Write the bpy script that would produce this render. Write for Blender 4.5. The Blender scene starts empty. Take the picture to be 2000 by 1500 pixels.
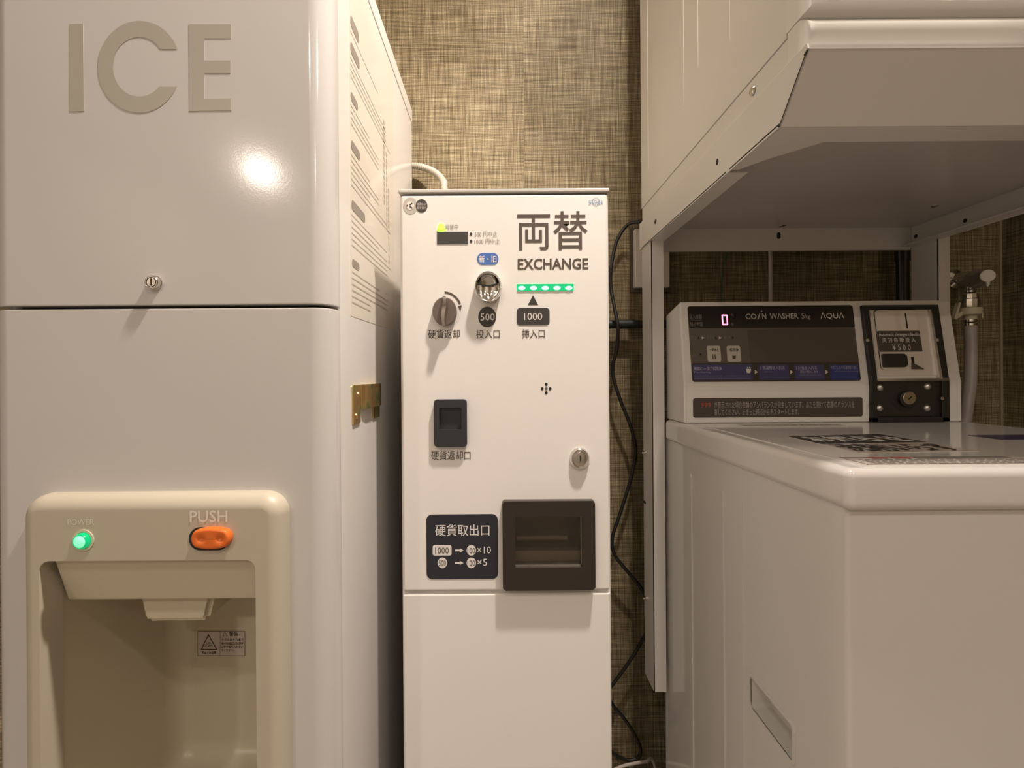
import bpy, bmesh, math, random
from mathutils import Vector, Matrix
random.seed(4)
scene = bpy.context.scene
col = scene.collection

# ------------------------------------------------------------------ camera, world, exposure
F = 990.0            # focal length in pixels of the 2000 px wide frame
VX, VY = 978.0, 732.0
ROLL = 0.007
cam_d = bpy.data.cameras.new('camera')
cam = bpy.data.objects.new('camera', cam_d)
col.objects.link(cam)
cam.location = (0, 0, 1.0)
cam_d.sensor_fit = 'HORIZONTAL'
cam_d.sensor_width = 36.0
cam_d.lens = 36.0 * F / 2000.0
cam_d.shift_x = (1000 - VX) / 2000.0
cam_d.shift_y = (VY - 750) / 2000.0
cam_d.clip_start = 0.01
cam.rotation_mode = 'XYZ'
cam.matrix_world = Matrix.Translation((0, 0, 1.0)) @ Matrix.Rotation(math.radians(90), 4, 'X') @ Matrix.Rotation(-ROLL, 4, 'Z')
scene.camera = cam

world = bpy.data.worlds.new('world')
scene.world = world
world.use_nodes = True
world.node_tree.nodes['Background'].inputs[0].default_value = (1.0, 0.86, 0.7, 1)
world.node_tree.nodes['Background'].inputs[1].default_value = 0.05
scene.view_settings.view_transform = 'Standard'
scene.view_settings.look = 'None'
scene.view_settings.gamma = 1
scene.view_settings.use_curve_mapping = False
scene.view_settings.exposure = 0.0

WARM = (1.0, 0.87, 0.755)


def lamp_data(name, kind, power, **kw):
    d = bpy.data.lights.new(name, kind)
    d.energy = power
    d.color = kw.pop('color', WARM)
    for k, v in kw.items():
        setattr(d, k, v)
    return d


# ceiling downlights: (x, y, power, radius of the glowing face)
CEIL = 2.42
LAMPS = [
    ('key', 0.31, 0.43, 15.0, 0.045),
    ('back', -1.64, -2.26, 20.0, 0.06),
    ('front', 0.62, -0.95, 6.0, 0.06),  # added as fill for the washer side
    ('middle', -0.60, -1.10, 5.0, 0.06),  # added as fill, softens the shadows
    ('rear', 0.50, -2.30, 10.0, 0.06),  # another added fill lamp, also for softer shadows
]


# ------------------------------------------------------------------ pixel <-> world
def ray(x, y):
    dx, dy = x - VX, y - VY
    return Vector(((dx - ROLL * dy) / F, 1.0, -(dy + ROLL * dx) / F))


CAMP = Vector((0, 0, 1.0))


def W(x, y, D):
    return CAMP + ray(x, y) * D


class Face:
    def __init__(s, O, U, V):
        s.O = Vector(O); s.U = Vector(U).normalized(); s.V = Vector(V).normalized()
        s.N = s.U.cross(s.V)

    def w(s, u, v, n=0.0):
        return s.O + s.U * u + s.V * v + s.N * n

    def px(s, x, y, n=0.0):
        r = ray(x, y)
        t = (s.O + s.N * n - CAMP).dot(s.N) / r.dot(s.N)
        p = CAMP + r * t - s.O
        return (p.dot(s.U), p.dot(s.V))


def front(Y):
    return Face((0, Y, 1.0), (1, 0, 0), (0, 0, 1))


# ------------------------------------------------------------------ materials
MATS = {}


def mat(name, color, rough=0.5, metal=0.0, bump=0.0, bscale=600.0, emit=None, estr=0.0, spec=0.5, coat=0.0, alpha=None, trans=0.0):
    if name in MATS:
        return MATS[name]
    m = bpy.data.materials.new(name)
    m.use_nodes = True
    nt = m.node_tree
    b = nt.nodes['Principled BSDF']
    b.inputs['Base Color'].default_value = (*color, 1)
    b.inputs['Roughness'].default_value = rough
    b.inputs['Metallic'].default_value = metal
    b.inputs['Specular IOR Level'].default_value = spec
    b.inputs['Coat Weight'].default_value = coat
    b.inputs['Coat Roughness'].default_value = 0.05
    b.inputs['Transmission Weight'].default_value = trans
    if emit:
        b.inputs['Emission Color'].default_value = (*emit, 1)
        b.inputs['Emission Strength'].default_value = estr
    tc = nt.nodes.new('ShaderNodeTexCoord')
    if bump > 0:
        n = nt.nodes.new('ShaderNodeTexNoise')
        n.inputs['Scale'].default_value = bscale
        n.inputs['Detail'].default_value = 2
        nt.links.new(tc.outputs['Object'], n.inputs['Vector'])
        bp = nt.nodes.new('ShaderNodeBump')
        bp.inputs['Strength'].default_value = bump
        bp.inputs['Distance'].default_value = 0.0005
        nt.links.new(n.outputs['Fac'], bp.inputs['Height'])
        nt.links.new(bp.outputs['Normal'], b.inputs['Normal'])
    else:
        # very slight procedural tone variation
        n = nt.nodes.new('ShaderNodeTexNoise')
        n.inputs['Scale'].default_value = 30
        nt.links.new(tc.outputs['Object'], n.inputs['Vector'])
        mr = nt.nodes.new('ShaderNodeMapRange')
        mr.inputs['To Min'].default_value = max(0.0, rough - 0.03)
        mr.inputs['To Max'].default_value = min(1.0, rough + 0.03)
        nt.links.new(n.outputs['Fac'], mr.inputs['Value'])
        nt.links.new(mr.outputs['Result'], b.inputs['Roughness'])
    MATS[name] = m
    return m


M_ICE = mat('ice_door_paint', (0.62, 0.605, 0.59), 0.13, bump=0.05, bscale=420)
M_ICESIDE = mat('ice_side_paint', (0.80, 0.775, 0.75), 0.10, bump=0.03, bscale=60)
M_EXCH = mat('exchange_paint', (0.80, 0.775, 0.75), 0.35, bump=0.12, bscale=900)
M_WASH = mat('washer_paint', (0.72, 0.70, 0.67), 0.09, bump=0.04, bscale=50)
M_LID = mat('washer_lid_plastic', (0.76, 0.735, 0.71), 0.10)
M_CONS = mat('washer_console_plastic', (0.78, 0.76, 0.72), 0.25)
M_DRY = mat('dryer_paint', (0.76, 0.74, 0.70), 0.14, bump=0.04, bscale=50)
M_STAND = mat('stand_paint', (0.74, 0.72, 0.69), 0.3, bump=0.05, bscale=500)
M_PLATE = mat('stand_shelf_paint', (0.62, 0.58, 0.56), 0.2, bump=0.05, bscale=60)
M_BEZ = mat('beige_textured_plastic', (0.53, 0.48, 0.385), 0.42, bump=0.12, bscale=1300)
M_BEZS = mat('beige_smooth_plastic', (0.66, 0.60, 0.47), 0.3)
M_LETT = mat('grey_vinyl_letter', (0.43, 0.405, 0.345), 0.3)
M_CHROME = mat('chrome', (0.75, 0.73, 0.70), 0.12, metal=1.0)
M_SATIN = mat('satin_steel', (0.62, 0.60, 0.57), 0.35, metal=1.0)
M_KNOB = mat('brown_grey_satin_metal', (0.17, 0.135, 0.12), 0.35, metal=0.3)
M_BLACK = mat('black_plastic', (0.018, 0.016, 0.015), 0.4)
M_DARK = mat('deep_black', (0.006, 0.006, 0.006), 0.7)
M_DOOR = mat('brown_black_plastic', (0.03, 0.022, 0.017), 0.38)
M_INK = mat('brown_grey_ink', (0.085, 0.065, 0.05), 0.5)
M_INK2 = mat('dark_ink', (0.03, 0.024, 0.02), 0.5)
M_PALEINK = mat('faded_grey_ink', (0.30, 0.265, 0.235), 0.5)
M_WHITE = mat('white_print', (0.75, 0.72, 0.69), 0.5)
M_GREYPR = mat('light_grey_print', (0.42, 0.38, 0.36), 0.5)
M_DIMPR = mat('dim_grey_print', (0.20, 0.18, 0.165), 0.5)
M_PUSHT = mat('pale_panel_lettering', (0.78, 0.74, 0.66), 0.4)
M_NAVY = mat('dark_navy_sticker', (0.022, 0.024, 0.034), 0.4)
M_BADGE = mat('dark_grey_badge', (0.04, 0.037, 0.034), 0.5)
M_BLUE = mat('blue_sticker', (0.07, 0.16, 0.46), 0.4)
M_LOGO = mat('pale_blue_print', (0.30, 0.42, 0.58), 0.5)
M_ORANGE = mat('orange_plastic', (0.80, 0.17, 0.025), 0.35)
M_LEDG = mat('green_lamp', (0.0, 0.35, 0.13), 0.2, emit=(0.0, 0.75, 0.26), estr=0.5)
M_LEDGC = mat('green_lamp_core', (0.3, 0.9, 0.5), 0.2, emit=(0.15, 1.0, 0.40), estr=1.1)
M_LEDBAR = mat('green_light_bar', (0.0, 0.3, 0.12), 0.3, emit=(0.0, 0.60, 0.20), estr=0.6)
M_LEDW = mat('green_white_led', (0.5, 1, 0.7), 0.3, emit=(0.35, 1.0, 0.55), estr=6.0)
M_LEDY = mat('yellow_green_led', (0.4, 0.9, 0.1), 0.3, emit=(0.42, 1.0, 0.06), estr=1.2)
M_LEDR = mat('red_digit', (1, 0.1, 0.2), 0.3, emit=(1.0, 0.16, 0.26), estr=4.5)
M_PANBLK = mat('panel_black_film', (0.014, 0.011, 0.010), 0.25)
M_PANGREY = mat('panel_brown_grey_film', (0.115, 0.096, 0.080), 0.3)
M_PANGREY2 = mat('panel_grey_window', (0.088, 0.073, 0.062), 0.22)
M_PANBLUE = mat('panel_blue_film', (0.055, 0.055, 0.16), 0.3)
M_PANBLUE2 = mat('panel_bright_blue_film', (0.03, 0.045, 0.20), 0.3)
M_BTN = mat('cream_key', (0.52, 0.48, 0.42), 0.4)
M_LABELG = mat('dark_grey_label', (0.072, 0.058, 0.048), 0.4)
M_RED = mat('red_print', (0.50, 0.06, 0.045), 0.5)
M_BRASS = mat('key_cylinder_metal', (0.50, 0.44, 0.33), 0.3, metal=1.0)
M_RUB = mat('black_cable_rubber', (0.012, 0.011, 0.010), 0.45)
M_PIPE = mat('black_foam_pipe', (0.016, 0.019, 0.016), 0.55)
M_VPIPE = mat('black_glossy_pipe', (0.02, 0.022, 0.024), 0.25)
M_COND = mat('grey_ribbed_conduit', (0.50, 0.45, 0.37), 0.4)
M_WCABLE = mat('white_cable', (0.60, 0.53, 0.48), 0.5)
M_GREEN = mat('green_wire', (0.02, 0.10, 0.05), 0.5)
M_HOSE = mat('grey_hose', (0.42, 0.37, 0.34), 0.4)
M_TAPG = mat('grey_tap_handle', (0.36, 0.31, 0.28), 0.35)
M_TAPW = mat('tap_cap_white', (0.72, 0.68, 0.60), 0.4)
M_CREAM = mat('cream_plastic', (0.62, 0.57, 0.40), 0.4)
M_STICK = mat('sticker_film', (0.62, 0.55, 0.50), 0.2)
M_SIDEST = mat('side_label_film', (0.78, 0.735, 0.66), 0.12)
M_PURPLE = mat('purple_blue_sticker', (0.045, 0.035, 0.13), 0.2)
M_FRAME = mat('lamp_trim_white', (0.7, 0.7, 0.7), 0.5)


def brass_mat():
    m = mat('yellow_zinc_plate', (0.55, 0.40, 0.14), 0.28, metal=0.9)
    nt = m.node_tree
    b = nt.nodes['Principled BSDF']
    tc = nt.nodes.new('ShaderNodeTexCoord')
    n = nt.nodes.new('ShaderNodeTexNoise'); n.inputs['Scale'].default_value = 35
    r = nt.nodes.new('ShaderNodeValToRGB')
    r.color_ramp.elements[0].position = 0.35; r.color_ramp.elements[0].color = (0.34, 0.36, 0.13, 1)
    r.color_ramp.elements[1].position = 0.62; r.color_ramp.elements[1].color = (0.62, 0.40, 0.17, 1)
    e = r.color_ramp.elements.new(0.5); e.color = (0.62, 0.50, 0.20, 1)
    nt.links.new(tc.outputs['Object'], n.inputs['Vector'])
    nt.links.new(n.outputs['Fac'], r.inputs['Fac'])
    nt.links.new(r.outputs['Color'], b.inputs['Base Color'])
    return m


M_ZINC = brass_mat()


def wallpaper(name, axis='X'):
    m = bpy.data.materials.new(name)
    m.use_nodes = True
    nt = m.node_tree; L = nt.links
    b = nt.nodes['Principled BSDF']
    b.inputs['Roughness'].default_value = 0.55
    b.inputs['Specular IOR Level'].default_value = 0.25
    tc = nt.nodes.new('ShaderNodeTexCoord')
    sep = nt.nodes.new('ShaderNodeSeparateXYZ')
    L.new(tc.outputs['Object'], sep.inputs[0])
    H = sep.outputs['X' if axis == 'X' else 'Y']
    Z = sep.outputs['Z']

    def math_(op, a, bb=None):
        n = nt.nodes.new('ShaderNodeMath'); n.operation = op
        for i, v in enumerate((a, bb)):
            if v is None: continue
            if isinstance(v, (int, float)): n.inputs[i].default_value = v
            else: L.new(v, n.inputs[i])
        return n.outputs[0]
    if axis == 'XY': H = math_('ADD', sep.outputs['X'], sep.outputs['Y'])
    # strips of paper: the pattern jumps at the butt joint
    strip = math_('FLOOR', math_('DIVIDE', math_('SUBTRACT', H, 0.062), 0.92))
    off = math_('MULTIPLY', strip, 3.37)

    def thread(sh, sz, seed, detail=2.0):
        c = nt.nodes.new('ShaderNodeCombineXYZ')
        L.new(math_('MULTIPLY', math_('ADD', H, off), sh), c.inputs[0])
        L.new(math_('MULTIPLY', math_('ADD', Z, off), sz), c.inputs[1])
        c.inputs[2].default_value = seed
        n = nt.nodes.new('ShaderNodeTexNoise')
        n.inputs['Scale'].default_value = 1.0
        n.inputs['Detail'].default_value = detail
        n.inputs['Roughness'].default_value = 0.55
        L.new(c.outputs[0], n.inputs['Vector'])
        return n.outputs['Fac']
    h1 = thread(9, 300, 1.0, 1.0); v1 = thread(280, 9, 5.0, 1.0)
    h2 = thread(5, 85, 9.0); v2 = thread(85, 5, 13.0)
    h3 = thread(20, 560, 17.0, 1.0); v3 = thread(520, 20, 21.0, 1.0)
    fine = thread(420, 420, 30.0)
    s = math_('ADD', math_('MULTIPLY', h1, 0.36), math_('MULTIPLY', v1, 0.34))
    s = math_('ADD', s, math_('ADD', math_('MULTIPLY', h2, 0.08), math_('MULTIPLY', v2, 0.06)))
    s = math_('ADD', s, math_('ADD', math_('MULTIPLY', h3, 0.22), math_('MULTIPLY', v3, 0.20)))
    s = math_('ADD', s, math_('MULTIPLY', math_('SUBTRACT', fine, 0.5), 0.20))
    s = math_('DIVIDE', s, 1.26)
    ramp = nt.nodes.new('ShaderNodeValToRGB')
    el = ramp.color_ramp.elements
    el[0].position = 0.37; el[0].color = (0.068, 0.050, 0.026, 1)
    el[1].position = 0.64; el[1].color = (0.50, 0.425, 0.27, 1)
    e = el.new(0.455); e.color = (0.150, 0.116, 0.064, 1)
    e = el.new(0.505); e.color = (0.215, 0.172, 0.100, 1)
    e = el.new(0.555); e.color = (0.30, 0.248, 0.152, 1)
    L.new(s, ramp.inputs['Fac'])
    L.new(ramp.outputs['Color'], b.inputs['Base Color'])
    bp = nt.nodes.new('ShaderNodeBump'); bp.inputs['Strength'].default_value = 0.4; bp.inputs['Distance'].default_value = 0.0008
    L.new(s, bp.inputs['Height']); L.new(bp.outputs['Normal'], b.inputs['Normal'])
    return m


M_WALL = wallpaper('woven_wallpaper', 'X')
M_WALLR = wallpaper('woven_wallpaper_side', 'Y')
M_WALLN = wallpaper('woven_wallpaper_block', 'XY')
M_ROOM = mat('plain_wall_paint', (0.60, 0.55, 0.48), 0.7)
M_CEIL = mat('ceiling_paint', (0.72, 0.69, 0.64), 0.8)
M_FLOOR = mat('grey_brown_floor_tile', (0.34, 0.30, 0.25), 0.4)


def glass():
    m = mat('clear_flap', (0.45, 0.42, 0.38), 0.04)
    nt = m.node_tree
    out = [n for n in nt.nodes if n.type == 'OUTPUT_MATERIAL'][0]
    t = nt.nodes.new('ShaderNodeBsdfTransparent'); t.inputs[0].default_value = (0.82, 0.79, 0.75, 1)
    g = nt.nodes.new('ShaderNodeBsdfGlossy'); g.inputs['Roughness'].default_value = 0.06
    f = nt.nodes.new('ShaderNodeFresnel'); f.inputs['IOR'].default_value = 1.6
    mx = nt.nodes.new('ShaderNodeMixShader')
    nt.links.new(f.outputs[0], mx.inputs[0]); nt.links.new(t.outputs[0], mx.inputs[1]); nt.links.new(g.outputs[0], mx.inputs[2])
    nt.links.new(mx.outputs[0], out.inputs['Surface'])
    return m


M_GLASS = glass()


# ------------------------------------------------------------------ object helpers
def thing(name, loc, label, cat, group=None):
    o = bpy.data.objects.new(name, None); col.objects.link(o)
    o.location = loc; o['label'] = label; o['category'] = cat
    o.empty_display_size = 0.05
    if group: o['group'] = group
    return o


def origin_of(p):
    v = Vector((0, 0, 0))
    while p is not None:
        v += p.location
        p = p.parent
    return v


def obj(name, bm, m, parent=None, label=None, smooth=None):
    me = bpy.data.meshes.new(name)
    bmesh.ops.recalc_face_normals(bm, faces=bm.faces) if not bm.faces or True else None
    bm.to_mesh(me); bm.free()
    o = bpy.data.objects.new(name, me); col.objects.link(o)
    if parent is not None:
        o.parent = parent
        me.transform(Matrix.Translation(-origin_of(parent)))
    me.materials.append(m)
    if label: o['label'] = label
    if smooth is not None:
        me.shade_smooth()
        try: me.set_sharp_from_angle(angle=math.radians(smooth))
        except Exception: pass
    return o


def tag(o, label=None, cat=None, group=None, kind=None):
    if label: o['label'] = label
    if cat: o['category'] = cat
    if group: o['group'] = group
    if kind: o['kind'] = kind
    return o


def box_bm(x0, x1, y0, y1, z0, z1, bevel=0.0, seg=3, bm=None):
    own = bm is None
    b = bmesh.new()
    bmesh.ops.create_cube(b, size=1.0)
    for v in b.verts:
        v.co = Vector(((x0 + x1) / 2 + v.co.x * (x1 - x0), (y0 + y1) / 2 + v.co.y * (y1 - y0), (z0 + z1) / 2 + v.co.z * (z1 - z0)))
    if bevel > 0:
        bmesh.ops.bevel(b, geom=b.edges[:], offset=bevel, segments=seg, profile=0.5, affect='EDGES')
    if own: return b
    merge(bm, b)
    return bm


def merge(dst, src):
    me = bpy.data.meshes.new('tmp'); src.to_mesh(me); src.free()
    dst.from_mesh(me); bpy.data.meshes.remove(me)


def box(name, x0, x1, y0, y1, z0, z1, m, parent=None, bevel=0.0, seg=3, label=None):
    return obj(name, box_bm(x0, x1, y0, y1, z0, z1, bevel, seg), m, parent, label, smooth=40 if bevel else None)


def rr(u0, v0, u1, v1, r, seg=6):
    """rounded rectangle outline, counter-clockwise"""
    if u0 > u1: u0, u1 = u1, u0
    if v0 > v1: v0, v1 = v1, v0
    r = min(r, (u1 - u0) / 2 - 1e-6, (v1 - v0) / 2 - 1e-6)
    if r <= 0: return [(u0, v0), (u1, v0), (u1, v1), (u0, v1)]
    pts = []
    for cx, cy, a0 in ((u1 - r, v0 + r, -90), (u1 - r, v1 - r, 0), (u0 + r, v1 - r, 90), (u0 + r, v0 + r, 180)):
        for k in range(seg + 1):
            a = math.radians(a0 + 90 * k / seg)
            pts.append((cx + r * math.cos(a), cy + r * math.sin(a)))
    return pts


def ell(cu, cv, ru, rv, n=40):
    return [(cu + ru * math.cos(2 * math.pi * k / n), cv + rv * math.sin(2 * math.pi * k / n)) for k in range(n)]


def prism_bm(face, pts, n0, n1, bevel=0.0, seg=2, holes=None, bm=None):
    b = bmesh.new()
    lo = [b.verts.new(face.w(u, v, n0)) for u, v in pts]
    hi = [b.verts.new(face.w(u, v, n1)) for u, v in pts]
    k = len(pts)
    top = b.faces.new(hi)
    b.faces.new(lo[::-1])
    for i in range(k):
        j = (i + 1) % k
        b.faces.new((lo[i], lo[j], hi[j], hi[i]))
    if bevel > 0:
        es = [e for e in top.edges]
        bmesh.ops.bevel(b, geom=es, offset=bevel, segments=seg, profile=0.5, affect='EDGES')
    if bm is None: return b
    merge(bm, b)
    return bm


def prism(name, face, pts, n0, n1, m, parent, bevel=0.0, seg=2, label=None, smooth=35):
    return obj(name, prism_bm(face, pts, n0, n1, bevel, seg), m, parent, label, smooth)


def flat_bm(face, pts, n, bm=None):
    b = bm or bmesh.new()
    b.faces.new([b.verts.new(face.w(u, v, n)) for u, v in pts])
    return b


def cut(o, bm):
    """subtract a shape (world coordinates) from object o"""
    bmesh.ops.recalc_face_normals(bm, faces=bm.faces)
    me = bpy.data.meshes.new('c'); bm.to_mesh(me); bm.free()
    if o.parent is not None: me.transform(Matrix.Translation(-origin_of(o.parent)))
    c = bpy.data.objects.new('c', me); col.objects.link(c)
    if o.parent is not None: c.parent = o.parent
    mod = o.modifiers.new('b', 'BOOLEAN'); mod.operation = 'DIFFERENCE'; mod.object = c; mod.solver = 'EXACT'
    bpy.context.view_layer.update()
    dg = bpy.context.evaluated_depsgraph_get()
    new = bpy.data.meshes.new_from_object(o.evaluated_get(dg))
    old = o.data
    mats = [m for m in old.materials]
    o.modifiers.clear(); o.data = new
    new.materials.clear(); [new.materials.append(m) for m in mats]
    new.name = old.name + '_cut'
    bpy.data.meshes.remove(old)
    bpy.data.objects.remove(c); bpy.data.meshes.remove(me)
    new.shade_smooth()
    new.set_sharp_from_angle(angle=math.radians(30))
    return o


def lathe_bm(c, axis, prof, n=40, su=1.0, sv=1.0, bm=None):
    """prof: [(radius, height along axis)]; elliptical by su, sv"""
    a = Vector(axis).normalized()
    up = Vector((0, 0, 1)) if abs(a.z) < 0.9 else Vector((0, 1, 0))
    U = a.cross(up).normalized() * -1.0
    V = up - a * up.dot(a); V.normalize()
    b = bmesh.new()
    rings = []
    for r, h in prof:
        if r < 1e-6:
            rings.append([b.verts.new(Vector(c) + a * h)])
        else:
            rings.append([b.verts.new(Vector(c) + a * h + U * (r * su * math.cos(2 * math.pi * k / n)) + V * (r * sv * math.sin(2 * math.pi * k / n))) for k in range(n)])
    for A, B in zip(rings, rings[1:]):
        if len(A) == 1 and len(B) == 1: continue
        for k in range(n):
            j = (k + 1) % n
            if len(A) == 1: b.faces.new((A[0], B[j], B[k]))
            elif len(B) == 1: b.faces.new((A[k], A[j], B[0]))
            else: b.faces.new((A[k], A[j], B[j], B[k]))
    if bm is None: return b
    merge(bm, b)
    return bm


def lathe(name, c, axis, prof, m, parent=None, n=40, su=1, sv=1, label=None, smooth=35):
    return obj(name, lathe_bm(c, axis, prof, n, su, sv), m, parent, label, smooth)


def smooth_path(P, sub=8):
    P = [Vector(p) for p in P]
    Q = [P[0] * 2 - P[1]] + P + [P[-1] * 2 - P[-2]]
    out = []
    for i in range(1, len(Q) - 2):
        p0, p1, p2, p3 = Q[i - 1:i + 3]
        for k in range(sub):
            t = k / sub
            out.append(0.5 * ((2 * p1) + (-p0 + p2) * t + (2 * p0 - 5 * p1 + 4 * p2 - p3) * t * t + (-p0 + 3 * p1 - 3 * p2 + p3) * t ** 3))
    out.append(P[-1])
    return out


def tube_bm(path, r, n=12, sub=8, rad=None, bm=None):
    pts = smooth_path(path, sub) if sub > 1 else [Vector(p) for p in path]
    b = bmesh.new(); rings = []
    T = (pts[1] - pts[0]).normalized()
    ref = Vector((0, 0, 1)) if abs(T.z) < 0.9 else Vector((1, 0, 0))
    N = (ref - T * ref.dot(T)).normalized()
    for i, p in enumerate(pts):
        T = (pts[min(i + 1, len(pts) - 1)] - pts[max(i - 1, 0)]).normalized()
        N = (N - T * N.dot(T)).normalized(); B = T.cross(N)
        rr_ = r if rad is None else rad(i)
        rings.append([b.verts.new(p + N * (rr_ * math.cos(2 * math.pi * k / n)) + B * (rr_ * math.sin(2 * math.pi * k / n))) for k in range(n)])
    for A, C in zip(rings, rings[1:]):
        for k in range(n):
            j = (k + 1) % n
            b.faces.new((A[k], A[j], C[j], C[k]))
    b.faces.new(rings[0][::-1]); b.faces.new(rings[-1])
    if bm is None: return b
    merge(bm, b)
    return bm


FCACHE = {}


def text_mesh(s, bold=0.0):
    key = (s, bold)
    if key in FCACHE: return FCACHE[key]
    c = bpy.data.curves.new('t', 'FONT'); c.body = s; c.offset = bold; c.resolution_u = 2
    c.space_character = 1.0
    o = bpy.data.objects.new('t', c); col.objects.link(o)
    bpy.context.view_layer.update()
    me = bpy.data.meshes.new_from_object(o.evaluated_get(bpy.context.evaluated_depsgraph_get()))
    vs = [tuple(v.co) for v in me.vertices]; ps = [tuple(p.vertices) for p in me.polygons]
    bpy.data.objects.remove(o); bpy.data.curves.remove(c); bpy.data.meshes.remove(me)
    xs = [v[0] for v in vs]; ys = [v[1] for v in vs]
    FCACHE[key] = (vs, ps, min(xs), max(xs), min(ys), max(ys))
    return FCACHE[key]


def text_uv(face, s, u0, v0, u1, v1, n, bold=0.0, bm=None):
    vs, ps, x0, x1, y0, y1 = text_mesh(s, bold)
    b = bm or bmesh.new()
    V = [b.verts.new(face.w(u0 + (v[0] - x0) / (x1 - x0) * (u1 - u0), v0 + (v[1] - y0) / (y1 - y0) * (v1 - v0), n)) for v in vs]
    for p in ps:
        try: b.faces.new([V[i] for i in p])
        except ValueError: pass
    return b


def text_px(face, s, x0, y0, x1, y1, n=0.0005, bold=0.0, bm=None):
    """lettering that fills the given box (top left, bottom right) on the face"""
    u0, v1 = face.px(x0, y0, n); u1, v0 = face.px(x1, y1, n)
    return text_uv(face, s, u0, v0, u1, v1, n, bold, bm)


def lettering(face, items, m, parent, n=0.0005, name='lettering', label=None):
    for it in items:
        t_, x0, y0, x1, y1 = it[:5]
        b = text_px(face, t_, x0, y0, x1, y1, n, it[5] if len(it) > 5 else 0.0)
        me = bpy.data.meshes.new(name); b.to_mesh(me); b.free()
        o = bpy.data.objects.new(name, me); col.objects.link(o); o.parent = parent
        me.transform(Matrix.Translation(-origin_of(parent)))
        me.materials.append(m)
        if label: o['label'] = label


def prr(face, x0, y0, x1, y1, r=0.0, n=0.0):
    u0, v1 = face.px(x0, y0, n); u1, v0 = face.px(x1, y1, n)
    return rr(u0, v0, u1, v1, r)


def plate(name, face, x0, y0, x1, y1, m, parent, r=0.0, n0=0.0, n1=0.0006, bevel=0.0, label=None):
    return prism(name, face, prr(face, x0, y0, x1, y1, r, n1), n0, n1, m, parent, bevel, label=label)


def pell(face, x, y, rx, ry, n=0.0, k=36):
    u, v = face.px(x, y, n); u1, _ = face.px(x + rx, y, n); _, v1 = face.px(x, y - ry, n)
    return ell(u, v, abs(u1 - u), abs(v1 - v), k)


def disc(name, face, x, y, rx, ry, m, parent, n0=0.0, n1=0.0006, bevel=0.0, label=None):
    return prism(name, face, pell(face, x, y, rx, ry, n1), n0, n1, m, parent, bevel, label=label)


def ppoly(face, P, n=0.0):
    return [face.px(x, y, n) for x, y in P]


def stuff(name, b, m, parent):
    return tag(obj(name, b, m, parent), kind='stuff')


def struct(o):
    o['kind'] = 'structure'
    return o


# ------------------------------------------------------------------ room
XL, XR, YF, YB = -2.3, 1.235, -3.0, 1.25
struct(box('floor', XL - .1, XR + .1, YF - .1, YB + .1, -0.06, 0.0, M_FLOOR))
struct(box('ceiling', XL - .1, XR + .1, YF - .1, YB + .1, CEIL, CEIL + 0.06, M_CEIL))
struct(box('wall_back', XL - .1, XR + .1, YB, YB + 0.08, 0.0, CEIL, M_WALL))
struct(box('wall_right', XR, XR + 0.08, YF - .1, YB, 0.0, CEIL, M_WALLR))
struct(box('wall_left', XL - .08, XL, YF - .1, YB, 0.0, CEIL, M_ROOM))
struct(box('wall_front', XL, XR, YF - .08, YF, 0.0, CEIL, M_ROOM))
struct(box('wall_shade_block', -0.90, -0.66, 0.80, YB, 0.0, CEIL, M_WALLN))  # wall block added to put the gap left of the dispenser in shadow


def ceiling_lamp(kind, x, y, power, rad, label):
    t = thing('ceiling_light', (x, y, CEIL), label, 'ceiling light', 'round recessed ceiling lights')
    lathe('lamp_trim', (x, y, CEIL), (0, 0, -1), [(rad * 1.15, 0.0), (rad * 1.7, 0.0), (rad * 1.7, 0.004), (rad * 1.25, 0.007), (rad * 1.15, 0.0)], M_FRAME, t)
    lathe('lamp_lens', (x, y, CEIL), (0, 0, -1), [(rad * 1.15, 0.0), (rad * 1.1, 0.0015), (0, 0.0015)],
          mat('lamp_glow', (1, 0.9, 0.75), 0.4, emit=WARM, estr=40), t)
    d = lamp_data('lamp_light', 'AREA', power, shape='DISK', size=rad * 2, spread=math.radians(170))
    l = bpy.data.objects.new('lamp_light', d); col.objects.link(l); l.parent = t
    l.location = (0, 0, -0.006)
    if kind == 'key':
        wdir = Vector((-0.707, 0.643, -0.30)).normalized()
        wd = lamp_data('wall_beam', 'SPOT', 30.0, spot_size=math.radians(74), spot_blend=0.25, shadow_soft_size=0.035)  # second spot added for the bright area on the wall
        wo = bpy.data.objects.new('wall_beam', wd); col.objects.link(wo); wo.parent = t
        wo.location = (0, 0, -0.014)
        wo.rotation_mode = 'QUATERNION'; wo.rotation_quaternion = wdir.to_track_quat('-Z', 'Y')
        # spot added inside this downlight for a tighter beam to the left
        sdir = Vector((-0.52, 0.40, -1.0)).normalized()
        spd = lamp_data('beam_light', 'SPOT', 100.0, spot_size=math.radians(60), spot_blend=0.45, shadow_soft_size=0.035)
        so = bpy.data.objects.new('beam_light', spd); col.objects.link(so); so.parent = t
        so.location = (0, 0, -0.012)
        so.rotation_mode = 'QUATERNION'; so.rotation_quaternion = sdir.to_track_quat('-Z', 'Y')
    return t


LL = {'middle': 'added round ceiling fill light in front of the ice dispenser',
      'rear': 'added round ceiling fill light furthest back on the right behind the viewer',
      'key': 'small round recessed ceiling light above the exchange machine',
      'back': 'large round recessed ceiling light at the back left of the room behind the viewer',
      'front': 'added round ceiling fill light in front of the washing machine'}
for (k, x, y, p, r) in LAMPS:
    ceiling_lamp(k, x, y, p, r, LL[k])


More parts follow.
